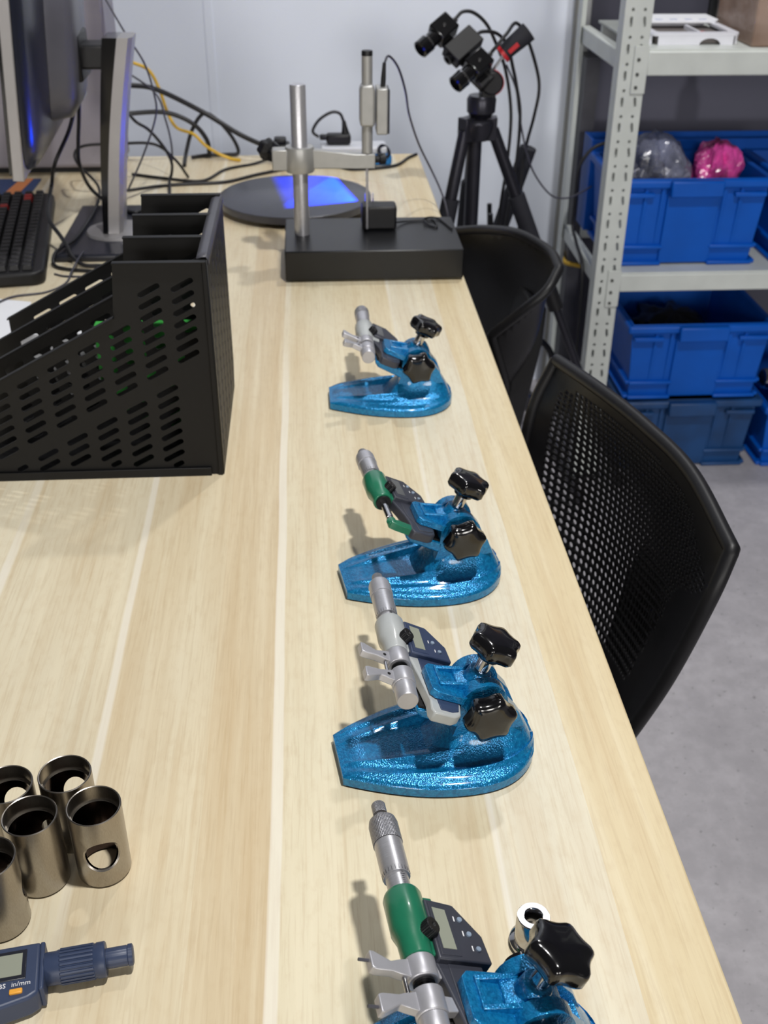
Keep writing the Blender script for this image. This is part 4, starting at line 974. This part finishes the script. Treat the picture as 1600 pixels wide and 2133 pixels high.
for i, f in enumerate(feet):
    d = Vector((f[0] - TX, f[1] - TY, 0)).normalized(); T = axis_T((TX + d.x * .028, TY + d.y * .028, 0.838), d)
    s.box((0, 0, 0), (0.030, 0.046, 0.024), T=T)
s.lathe([(0, 0.815), (0.026, 0.815), (0.034, 0.835), (0.036, 0.852), (0.030, 0.858), (0, 0.858)], c=(TX, TY, 0), n=32)
obj('hub', s, 'tripod', tp, bevel=0.002, w=True)
obj('centre_column', S().lathe([(0, 0.42), (0.0150, 0.42), (0.0150, 0.82), (0, 0.82)], c=(TX - 0.004, TY, 0), n=24), 'tripod', tp, w=True)
obj('pan_base', S().lathe([(0, 0.858), (0.020, 0.858), (0.024, 0.866), (0.029, 0.870), (0.030, 0.895), (0.026, 0.902), (0, 0.902)], c=(TX + .006, TY, 0), n=32), 'tripod', tp, w=True)
hd = S().box((0.366, TY, 0.920), (0.030, 0.034, 0.044)).lathe([(0, -0.022), (0.021, -0.022), (0.023, -0.018), (0.023, 0.018), (0.021, 0.022), (0, 0.022)], c=(0.372, TY, 0.928), axis='y', n=28)
hdo = obj('tilt_head', hd, 'blackmatte', tp, bevel=0.002, w=True)
obj('red_ring', S().lathe([(0.0225, -0.008), (0.0245, -0.008), (0.0245, 0.008), (0.0225, 0.008)], c=(0.3735, TY, 0.926), axis='y', n=28, closed=True), 'red', hdo, w=True)
obj('handle_rod', S().tube([(0.378, TY + .026, 0.945), (0.408, TY + .026, 0.984)], 0.0035, n=10, smooth=0), 'chrome', tp, w=True)
hg = obj('handle_grip', S().tube([(0.399, TY + .026, 0.977), (0.414, TY + .026, 0.990), (0.430, TY + .027, 1.003), (0.447, TY + .028, 1.017)], lambda t: 0.0165 + 0.003 * t, n=20, smooth=4), 'foam', tp, w=True)
obj('red_collar', S().tube([(0.395, TY + .026, 0.9735), (0.4005, TY + .026, 0.9783)], 0.0185, n=20, smooth=0), 'red', hg, w=True)
obj('red_badge', S().box((0, 0, 0), (0.024, 0.004, 0.009), T=Matrix.Translation((0.4155, TY + 0.0095, 0.9885)) @ Matrix.Rotation(-0.72, 4, 'Y')), 'red', hg, bevel=0.001, w=True)

# scanner: tilted bar with two cameras and a projector between
sc = thing('structured_light_scanner', 'black scanner of two small cameras and a projector on a tilted bar', 'scanner', (0.320, 2.285, 0.940))
aim = (Vector((0.010, 2.09, 0.772)) - Vector((0.30, 2.275, 0.965))).normalized()
barv = Vector((-0.60, 0.30, 0.40)); barv = (barv - aim * barv.dot(aim)).normalized(); nv = barv.cross(aim)
def ST(c):   # local x along bar, y along aim, z normal
    return Matrix(((barv.x, aim.x, nv.x, c[0]), (barv.y, aim.y, nv.y, c[1]), (barv.z, aim.z, nv.z, c[2]), (0, 0, 0, 1)))
C0 = Vector((0.3000, 2.280, 0.972)); T = ST(C0)
br = obj('bar', S().box((0.014, -0.020, -0.014), (0.140, 0.030, 0.006), T=T), 'blackmatte', sc, bevel=0.001, w=True)
obj('mount_block', S().box((-0.048, -0.026, -0.024), (0.046, 0.044, 0.020), T=T), 'blackmatte', sc, bevel=0.003, w=True)
def camera_unit(x, nm):
    b = obj(nm, S().box((x, -0.020, 0.007), (0.040, 0.046, 0.036), T=T), 'blackgloss', sc, bevel=0.003, segs=3, w=True)
    obj('lens', S().lathe([(0, 0.002), (0.0150, 0.002), (0.0150, 0.022), (0.0172, 0.024), (0.0172, 0.044), (0.0135, 0.046), (0.0120, 0.038), (0, 0.038)], c=(x, 0, 0.007), axis='y', n=32, T=T), 'blackgloss', b, w=True, smooth=40)
    obj('lens_ring', S().lathe([(0.0152, 0.0215), (0.0176, 0.0215), (0.0176, 0.0250), (0.0152, 0.0250)], c=(x, 0, 0.007), axis='y', n=32, T=T, closed=True), 'chrome', b, w=True)
    obj('screw', S().lathe([(0, 0.0245), (0.0032, 0.0245), (0.0032, 0.0262), (0, 0.0262)], c=(x, -0.020, 0), n=12, T=T), 'chrome', b, w=True)
    obj('connector', S().lathe([(0, -0.056), (0.006, -0.056), (0.006, -0.042), (0, -0.042)], c=(x, 0, 0.007), axis='y', n=16, T=T), 'chrome', b, w=True)
camera_unit(0.062, 'outer_camera'); camera_unit(-0.036, 'inner_camera')
pj = obj('projector', S().box((0.012, -0.026, 0.004), (0.042, 0.072, 0.030), T=T), 'blackmatte', sc, bevel=0.002, w=True)
obj('projector_lens', S().lathe([(0.0060, 0.009), (0.0105, 0.009), (0.0105, 0.018), (0.0060, 0.018)], c=(0.012, 0, 0.004), axis='y', n=24, T=T, closed=True), 'blackgloss', pj, w=True)
obj('white_label', S().box((0.0120, 0.0105, -0.0085), (0.010, 0.0012, 0.007), T=T), 'white', pj, w=True)
# padded pole leaning on the wall
pole = thing('padded_pole', 'black padded pole leaning behind the tripod legs', 'pole', (0.30, 2.56, 0))
a, b_ = Vector((0.300, 2.58, 0.0)), Vector((0.497, 2.50, 0.745))
obj('shaft', S().tube([a, a.lerp(b_, 0.75)], 0.0120, n=12, smooth=0), 'tripod', pole, w=True)
obj('padded_grip', S().tube([a.lerp(b_, 0.70), a.lerp(b_, 0.98), b_], lambda t: 0.0190 if t < .95 else 0.016, n=16, smooth=4), 'foam', pole, w=True)

# ------------------------------------------------------------------ chairs
def csurf(ctrl):
    C = np.array(ctrl, float)   # rows t, cols s
    def c1(P, t):
        n = len(P) - 1; x = min(max(t * n, 0), n - 1e-9); i = int(x); f = x - i
        p1, p2 = P[i], P[i + 1]; p0 = P[i - 1] if i else 2 * p1 - p2; p3 = P[i + 2] if i + 2 <= n else 2 * p2 - p1
        return .5 * (2 * p1 + (p2 - p0) * f + (2 * p0 - 5 * p1 + 4 * p2 - p3) * f * f + (3 * p1 - p0 - 3 * p2 + p3) * f ** 3)
    return lambda s_, t: c1(np.array([c1(C[r], s_) for r in range(len(C))]), t)
def chair(label, ctrl, nS, nT, hole_ok, hr, seat_c, strut, legs):
    f = csurf(ctrl); c0 = ctrl[len(ctrl) // 2][2]
    ch = thing('chair', label, 'chair', (seat_c[0], seat_c[1], 0), group='black plastic chairs along the desk')
    s = S(); idx = {}
    def V(a, b):
        k = (round(a, 6), round(b, 6))
        if k not in idx: idx[k] = len(s.v); s.v.append(tuple(float(q) for q in f(a, b)))
        return idx[k]
    for i in range(nT):
        for j in range(nS):
            s0, s1, t0, t1 = j / nS, (j + 1) / nS, i / nT, (i + 1) / nT; sm_, tm = (s0 + s1) / 2, (t0 + t1) / 2
            o = [V(s0, t0), V(sm_, t0), V(s1, t0), V(s1, tm), V(s1, t1), V(sm_, t1), V(s0, t1), V(s0, tm)]
            if hole_ok(sm_, tm):
                h = []
                for q in range(8):
                    g = math.radians(225 + 45 * q)
                    h.append(V(sm_ + hr * (s1 - s0) * math.cos(g), tm + hr * (t1 - t0) * math.sin(g)))
                for q in range(8): s.f.append((o[q], o[(q + 1) % 8], h[(q + 1) % 8], h[q]))
            else: s.f.append(tuple(o))
    bk = obj('backrest', s, 'blackmatte', ch, w=True, smooth=60, solid=0.0024)
    n = 60; loop = [f(k / n, 0) for k in range(n)] + [f(1, k / n) for k in range(n)] + [f(1 - k / n, 1) for k in range(n)] + [f(0, 1 - k / n) for k in range(n + 1)]
    obj('rim', S().tube([tuple(float(q) for q in p) for p in loop], 0.0078, n=10, smooth=0), 'blackmatte', bk, w=True, smooth=80)
    sx, sy = seat_c
    rows = []
    for i in range(9):
        t = i / 8; x = sx - 0.20 + 0.40 * t
        rows.append([(x, sy + 0.21 * v_ * (1 - 0.12 * abs(2 * t - 1) ** 3), 0.445 - 0.018 * math.cos(v_ * 1.4) - 0.03 * max(0, 0.18 - t) * 3 + 0.03 * max(0, t - .8) * 3) for v_ in [-1 + q / 5 for q in range(11)]])
    obj('seat', S().grid(rows), 'blackmatte', ch, w=True, smooth=70, solid=0.010)
    obj('back_support', S().prism(strut[0], strut[1][0], strut[1][1], 'y'), 'blackmatte', ch, bevel=0.006, segs=3, w=True)
    for a, b in legs: obj('leg', S().tube([a, b], 0.0125, n=12, smooth=0), 'tripod', ch, w=True)
    obj('under_frame', S().tube([(sx - .16, sy - .15, .415), (sx + .16, sy - .15, .415), (sx + .16, sy + .15, .415), (sx - .16, sy + .15, .415), (sx - .16, sy - .15, .415)], 0.011, n=10, smooth=0), 'tripod', ch, w=True)
    return ch
c2 = [[(.292, 1.197, .812), (.3203, 1.0953, .820), (.3477, 1.0047, .820), (.3691, .9133, .815), (.3737, .7989, .800)],
      [(.267, 1.192, .745), (.330, 1.09, .735), (.362, 1.0, .73), (.374, .915, .73), (.356, .785, .755)],
      [(.256, 1.18, .64), (.328, 1.08, .63), (.360, .99, .62), (.366, .91, .63), (.333, .795, .65)],
      [(.252, 1.14, .52), (.31, 1.06, .50), (.335, .98, .49), (.33, .9, .50), (.300, .81, .54)]]
def ok2(s_, t):
    # diamond-like perforated field with plain margins
    return 0.045 < t < 0.93 and s_ > 0.07 + max(0, 0.16 - t) * 0.2 and s_ < 0.80 + 0.16 * math.exp(-((t - 0.34) / 0.10) ** 2) - 0.30 * max(0, t - 0.42) and t > 0.07 + 0.16 * max(0, s_ - 0.45) * 1.2 + 0.05 * (s_ < .12)
chair('black plastic chair with a perforated backrest, close beside the blue stands', c2, 46, 36, ok2, 0.34, (0.13, 0.985),
      ([(0.335, 0.42), (0.362, 0.43), (0.392, 0.62), (0.380, 0.66), (0.366, 0.62)], (0.93, 1.04)),
      [((-.02, .84, .42), (-.06, .80, 0)), ((.28, .84, .42), (.33, .80, 0)), ((-.02, 1.13, .42), (-.06, 1.17, 0)), ((.28, 1.13, .42), (.33, 1.17, 0))])
c1 = [[(.262, 1.9, .750), (.298, 1.82, .777), (.333, 1.70, .807), (.366, 1.615, .806), (.3695, 1.552, .800)],
      [(.262, 1.9, .700), (.302, 1.80, .70), (.348, 1.70, .72), (.362, 1.60, .742), (.347, 1.524, .777)],
      [(.260, 1.88, .640), (.300, 1.79, .62), (.338, 1.69, .63), (.348, 1.59, .662), (.316, 1.526, .747)],
      [(.258, 1.86, .560), (.290, 1.77, .54), (.318, 1.68, .54), (.312, 1.60, .582), (.275, 1.556, .695)]]
chair('black plastic chair with a curled backrest rim, beside the granite base', c1, 18, 14, lambda a, b: False, 0.3, (0.13, 1.70),
      ([(0.300, 0.42), (0.330, 0.43), (0.366, 0.66), (0.368, 0.72), (0.345, 0.72), (0.315, 0.60)], (1.60, 1.72)),
      [((-.02, 1.56, .42), (-.06, 1.52, 0)), ((.30, 1.60, .42), (.38, 1.56, 0)), ((-.02, 1.84, .42), (-.06, 1.88, 0)), ((.33, 1.86, .56), (.62, 2.18, 0.012))])

# ------------------------------------------------------------------ storage rack
RX, RY = 0.630, 2.300
rk = thing('storage_rack', 'white enamelled steel storage rack with keyhole posts', 'rack', (RX, RY, 0))
def keyhole(cx, cz):
    return circle(cx, cz, 0.0042, 8)
def post(x, y, sgn, holes=True, wd=0.056, mt='rack'):
    hs = []
    if holes:
        z = 0.05
        while z < 1.50:
            for cx in (0.016, 0.040):
                hs.append(circle(cx, z, 0.0034, 8)); hs.append(slot(cx - (0.0015 if cx < .03 else -0.0015), z - 0.022, 0.020, 0.0030, math.pi / 2 + (0.12 if cx > .03 else 0), 3))
            z += 0.0505
    fm = plate([(0, 0), (wd, 0), (wd, 1.9), (0, 1.9)], hs, 0.0018)
    me_xform(fm, Matrix(((1, 0, 0, x - RX), (0, 0, -1, y - RY), (0, 1, 0, 0), (0, 0, 0, 1))))
    p = obj('post', fm, mt, rk)
    obj('side_flange', S().box((x - RX + 0.0009, y - RY + sgn * 0.020, 0.95), (0.0018, 0.040, 1.9)), mt, p)
    obj('inner_web', S().box((x - RX + wd / 2, y - RY + sgn * 0.012, 0.95), (wd - 0.006, 0.0015, 1.9)), mt, p)
    obj('foot_cap', S().box((x - RX + 0.028, y - RY + sgn * 0.018, 0.004), (0.062, 0.048, 0.008)), 'blackmatte', p)
post(RX, RY, 1); post(RX, 2.70, -1, False, 0.020); post(2.05, RY, 1, False); post(2.05, 2.70, -1, False)
def shelf(z1, h):
    b = obj('beam', S().box((1.368, RY + 0.006, z1 - h / 2), (1.362, 0.022, h)), 'rack', rk, bevel=0.003, w=True)
    obj('end_bracket', S().box((0.673, RY - 0.0035, z1 - h / 2 - 0.012), (0.030, 0.004, h + 0.045)), 'rack', b, bevel=0.0016, w=True)
    for dz in (0.008, -0.020, -0.045): obj('hole_shade', S().lathe([(0, 0), (0.0035, 0), (0.0035, 0.002), (0, 0.002)], T=axis_T((0.668, RY - 0.0055, z1 - h / 2 + dz), (0, -1, 0)), n=10), 'rackdark', b, w=True)  # dark discs standing in for shaded holes in the bracket
    obj('beam', S().box((1.368, 2.690, z1 - h / 2), (1.362, 0.022, h)), 'rack', rk, bevel=0.003, w=True)
    obj('side_beam', S().box((0.647, 2.50, z1 - h / 2), (0.022, 0.36, h * .8)), 'rack', rk, bevel=0.003, w=True)
    obj('deck', S().box((1.365, 2.500, z1 + 0.0005), (1.37, 0.40, 0.006)), 'rack', rk, bevel=0.001, w=True)
shelf(0.984, 0.047); shelf(0.520, 0.040)
D1 = 0.984 + 0.0035; D2 = 0.520 + 0.0035

# ------------------------------------------------------------------ blue crates
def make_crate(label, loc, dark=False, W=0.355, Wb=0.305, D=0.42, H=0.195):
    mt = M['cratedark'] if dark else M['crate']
    c = thing('plastic_crate', label, 'crate', loc, group='blue plastic crates on the rack')
    Db = D - 0.05; t = 0.004
    def rect(w, d, z): return [(-w / 2, -d / 2, z), (w / 2, -d / 2, z), (w / 2, d / 2, z), (-w / 2, d / 2, z)]
    s = S(); s.grid([rect(Wb, Db, 0.004), rect(W - 0.024, D - 0.024, H - 0.014), rect(W - 0.024, D - 0.024, H), rect(W - 0.024 - 2 * t, D - 0.024 - 2 * t, H), rect(Wb - 2 * t, Db - 2 * t, 0.010)], closed=True)
    s.f.append((0, 1, 2, 3)); s.f.append((16, 17, 18, 19))
    obj('body', s, mt, c, bevel=0.0015)
    o_, i_ = rect(W, D, 0), rect(W - 0.026, D - 0.026, 0)
    r = S(); z0, z1 = H - 0.020, H
    r.grid([[(p[0], p[1], z0) for p in i_], [(p[0], p[1], z0) for p in o_], [(p[0], p[1], z1) for p in o_], [(p[0], p[1], z1) for p in i_], [(p[0], p[1], z0) for p in i_]], closed=True)
    obj('rim', r, mt, c, bevel=0.006, segs=3)
    for z, g in ((0.005, 0.016), (0.042, 0.012)):
        for sx in (-1, 1):
            fl = S().box((sx * Wb * .345, -Db / 2 - g / 2 + 0.004 - (z * 0.06), z), (Wb * .34, g + 0.004, 0.009)); obj('foot_flange', fl, mt, c, bevel=0.003)
            fl = S().box((sx * (Wb / 2 + g / 2 - 0.004 + z * .06), 0, z), (g + 0.004, Db + 0.012, 0.009)); obj('foot_flange', fl, mt, c, bevel=0.003)
    # raised handle panel with a shadowed hand recess
    hp_ = S().prism([(-Db / 2 - 0.006, 0.004), (-D / 2 + 0.004, H - 0.02), (-D / 2 + 0.02, H - 0.02), (-Db / 2 + 0.008, 0.004)], -W * .165, W * .165, 'x')
    pnl = obj('handle_panel', hp_, mt, c, bevel=0.002)
    obj('handle_lip', S().box((0, -D / 2 - 0.004, H - 0.018), (W * .33, 0.018, 0.036)), mt, pnl, bevel=0.004)
    for x in (-W * .30, W * .30, -W * .195, W * .195):
        rb = S().prism([(-Db / 2 - 0.004, 0.044), (-D / 2 + 0.006, H - 0.018), (-D / 2 + 0.02, H - 0.018), (-Db / 2 + 0.004, 0.044)], x - 0.004, x + 0.004, 'x'); obj('rib', rb, mt, c, bevel=0.001)
    for x in (-W * .36, W * .36): obj('rim_step', S().box((x * .98, -D / 2 + 0.006, H - 0.034), (W * .20, 0.010, 0.010)), mt, c, bevel=0.002)
    return c
make_crate('blue plastic crate on the middle shelf holding clear and pink plastic bags', (0.841, 2.330 + .135, D2), D=0.27)
make_crate('blue plastic crate on the middle shelf beside the crate with pink bag', (1.212, 2.330 + .135, D2), D=0.27)
make_crate('blue plastic crate full of dark scrap, stacked on a worn crate', (0.908, 2.320 + .21, 0.193), H=0.192)
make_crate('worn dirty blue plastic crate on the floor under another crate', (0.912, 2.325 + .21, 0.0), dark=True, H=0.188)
make_crate('blue plastic crate on the floor beside the worn crate', (1.272, 2.315 + .21, 0.0), H=0.17)
bb = thing('plastic_crate', 'tall blue plastic bin standing behind the bagged crate', 'crate', (0.94, 2.65, D2), group='blue plastic crates on the rack')
obj('back_wall', S().box((0.95, 2.688, D2 + 0.108), (0.55, 0.006, 0.216)), 'crate', bb, bevel=0.001, w=True)
obj('front_wall', S().box((0.95, 2.612, D2 + 0.108), (0.55, 0.006, 0.216)), 'crate', bb, bevel=0.001, w=True)
obj('base', S().box((0.95, 2.650, D2 + 0.003), (0.55, 0.08, 0.006)), 'crate', bb, w=True)
for x in (0.675, 1.225): obj('end_wall', S().box((x, 2.650, D2 + 0.108), (0.006, 0.08, 0.216)), 'crate', bb, w=True)

def crumple(c, size, seed, amp=0.25, n=30, m=18, peak=1.0):
    rnd = random.Random(seed); s = S(); rows = []
    ph = [(rnd.uniform(2, 7), rnd.uniform(2, 7), rnd.uniform(0, 6.28), rnd.uniform(.4, 1)) for _ in range(9)]
    for i in range(m + 1):
        v = i / m * math.pi / 2 * 1.25 - 0.35; r = []
        for j in range(n):
            t = 2 * math.pi * j / n; k = 1
            for a, b, p, w_ in ph: k += amp / 3 * w_ * math.sin(a * math.cos(t) * 2 + b * v + p) * math.cos(b * math.sin(t) + p)
            k = 1 + (k - 1) * max(0, math.cos(v)) ** .6; rr = max(0.02, math.cos(v)) * k
            r.append((c[0] + size[0] * rr * math.cos(t), c[1] + size[1] * rr * math.sin(t), c[2] + size[2] * math.sin(min(v, 1.57)) * (1 + (k - 1) * .4) + rnd.uniform(-.006, .006) * math.cos(min(v, 1.5))))
        rows.append(r)
    s.grid(rows, closed=True); return s
tag(obj('plastic_bag', crumple((0.779, 2.455, D2 + 0.150), (0.082, 0.090, 0.118), 3), 'film', smooth=0), 'clear plastic bag of steel parts in the blue crate', 'bag')
tag(obj('plastic_bag', crumple((0.925, 2.455, D2 + 0.150), (0.054, 0.082, 0.098), 11, 0.4), 'pink', smooth=0), 'pink plastic bag in the blue crate beside the clear bag', 'bag')
rnd = random.Random(5)
for i in range(14):
    x, y = 0.742 + 0.0262 * (i % 4), 2.416 + 0.0262 * (i // 4); z = D2 + 0.172 + rnd.random() * 0.020
    d = (rnd.uniform(-1, 1), rnd.uniform(-1, 1), rnd.uniform(-.4, 1))
    tag(obj('steel_part', S().lathe([(0.004, -0.009), (0.009, -0.009), (0.009, 0.009), (0.004, 0.009)], n=14, closed=True, T=axis_T((x, y, z), d)), 'metalbits', smooth=40), 'small steel ring inside the clear plastic bag', 'steel part', 'steel rings in the clear bag')
tag(obj('dark_scrap', crumple((0.908, 2.53, 0.193 + 0.060), (0.108, 0.145, 0.085), 21, 0.3), 'darkbits', smooth=25), 'heap of black scrap filling the stacked blue crate', 'scrap', kind='stuff')
rl = thing('steel_roller', 'bright steel roller lying across the floor crate beside the worn one', 'roller', (1.20, 2.45, 0.175))
obj('barrel', S().lathe([(0, -0.10), (0.022, -0.10), (0.026, -0.097), (0.026, 0.097), (0.022, 0.10), (0, 0.10)], c=(1.215, 2.42, 0.199), axis='x', n=32), 'chrome', rl, w=True)
obj('collar', S().lathe([(0.026, -0.060), (0.031, -0.060), (0.031, -0.045), (0.026, -0.045)], c=(1.215, 2.42, 0.199), axis='x', n=32, closed=True), 'cardboard', rl, w=True)

# ------------------------------------------------------------------ things on the top shelf
tw = thing('label_device', 'white plastic tray device with grey bed and red button', 'device', (0.80, 2.44, D1))
TXc, TYc = 0.7965, 2.445
fm = plate(rrect(0.185, 0.200, 0.018), [rrect(0.150, 0.150, 0.008)], 0.005); me_xform(fm, Matrix.Translation((TXc - 0.80, TYc - 2.44, 0.0195)))
fo = obj('frame', fm, 'traywhite', tw, bevel=0.0015)
arch = [(-0.078, 0.0), (0.008, 0.0)] + [(0.030 - 0.022 * math.cos(math.radians(a_)), 0.0125 * math.sin(math.radians(a_))) for a_ in range(15, 180, 15)] + [(0.052, 0.0), (0.078, 0.0), (0.078, 0.018), (-0.078, 0.018)]
fw = me_xform(plate(arch, [], 0.005), Matrix(((1, 0, 0, TXc - 0.80), (0, 0, -1, TYc - 2.44 - 0.0965), (0, 1, 0, 0), (0, 0, 0, 1))))
obj('front_wall', fw, 'traywhite', fo)     # arched finger opening cut through the wall
obj('rear_wall', S().box((TXc - 0.80, TYc - 2.44 + 0.0965, 0.009), (0.156, 0.005, 0.018)), 'traywhite', fo)
for sx in (-1, 1): obj('side_wall', S().box((TXc - 0.80 + sx * 0.089, TYc - 2.44, 0.009), (0.005, 0.166, 0.018)), 'traywhite', fo)
obj('bed', S().box((TXc - 0.80, TYc - 2.44, 0.006), (0.160, 0.170, 0.010)), 'greybed', tw)
obj('divider_bar', S().box((TXc - 0.80 + 0.018, TYc - 2.44 - 0.02, 0.0155), (0.006, 0.112, 0.009)), 'traywhite', tw)
obj('control_strip', S().box((TXc - 0.80 + 0.046, TYc - 2.44 - 0.040, 0.0125), (0.046, 0.026, 0.003)), 'lcdframe', tw)
obj('red_button', S().lathe([(0, 0), (0.0055, 0), (0.0055, 0.004), (0, 0.004)], c=(TXc - 0.80 + 0.030, TYc - 2.44 - 0.040, 0.0135), n=16), 'red', tw)
ppk = thing('paper_pad', 'stack of white printed papers lying on the tray device', 'papers', (0.825, 2.535, D1 + 0.022))
for i in range(3):
    obj('sheet', S().box((0.806 + 0.004 * i, 2.530 + 0.003 * i, D1 + 0.0230 + 0.0022 * i), (0.150, 0.085, 0.0018), T=None), 'paper', ppk, w=True)
for i in range(4): obj('print', S().box((0.759 + 0.032 * i, 2.495, D1 + 0.02865), (0.016, 0.004, 0.0002)), 'paperblue', ppk, w=True, smooth=0)
bt = thing('bottle', 'dark grey bottle standing at the back of the top shelf', 'bottle', (0.947, 2.66, D1))
obj('body', S().lathe([(0, 0), (0.024, 0), (0.026, 0.003), (0.026, 0.085), (0.020, 0.10), (0.012, 0.108), (0, 0.108)], c=(0, 0, 0), n=32), 'blackmatte', bt, smooth=40)
obj('cap', S().lathe([(0, 0.108), (0.0135, 0.108), (0.0135, 0.128), (0, 0.128)], n=28), 'greyedge', bt)
bx = thing('cardboard_box', 'brown cardboard box wrapped in plastic film with amber tape', 'box', (1.03, 2.43, D1))
obj('carton', S().box((1.03, 2.430, D1 + 0.075), (0.255, 0.225, 0.150)), 'cardboard', bx, bevel=0.003, w=True)
obj('tape', S().box((1.00, 2.430, D1 + 0.0755), (0.090, 0.2275, 0.1525)), 'tape', bx, bevel=0.002, w=True)
obj('wrap_film', S().box((1.03, 2.430, D1 + 0.0775), (0.262, 0.233, 0.1535)), 'wrap', bx, bevel=0.006, w=True)

# dark boards stored between the wall end and the rack
bd_ = thing('storage_board', 'black board standing on edge between wall and rack', 'board', (0.70, 2.76, 0))
obj('sheet', S().box((0.6840, 2.777, 0.45), (0.032, 0.098, 0.90)), 'blackmatte', bd_, bevel=0.002, w=True)
obj('edge_strip', S().box((0.6840, 2.7260, 0.45), (0.034, 0.004, 0.90)), 'greyedge', bd_, w=True)
yt = S().tube([(0.660, 2.800, 0.406), (0.661, 2.735, 0.404), (0.668, 2.7195, 0.401), (0.700, 2.7195, 0.394), (0.7065, 2.735, 0.391), (0.7065, 2.800, 0.389)], 0.0055, n=8, smooth=6)
tag(obj('yellow_strap', yt, 'yellow', smooth=60), 'yellow strap wrapped around the black board by the rack', 'strap')
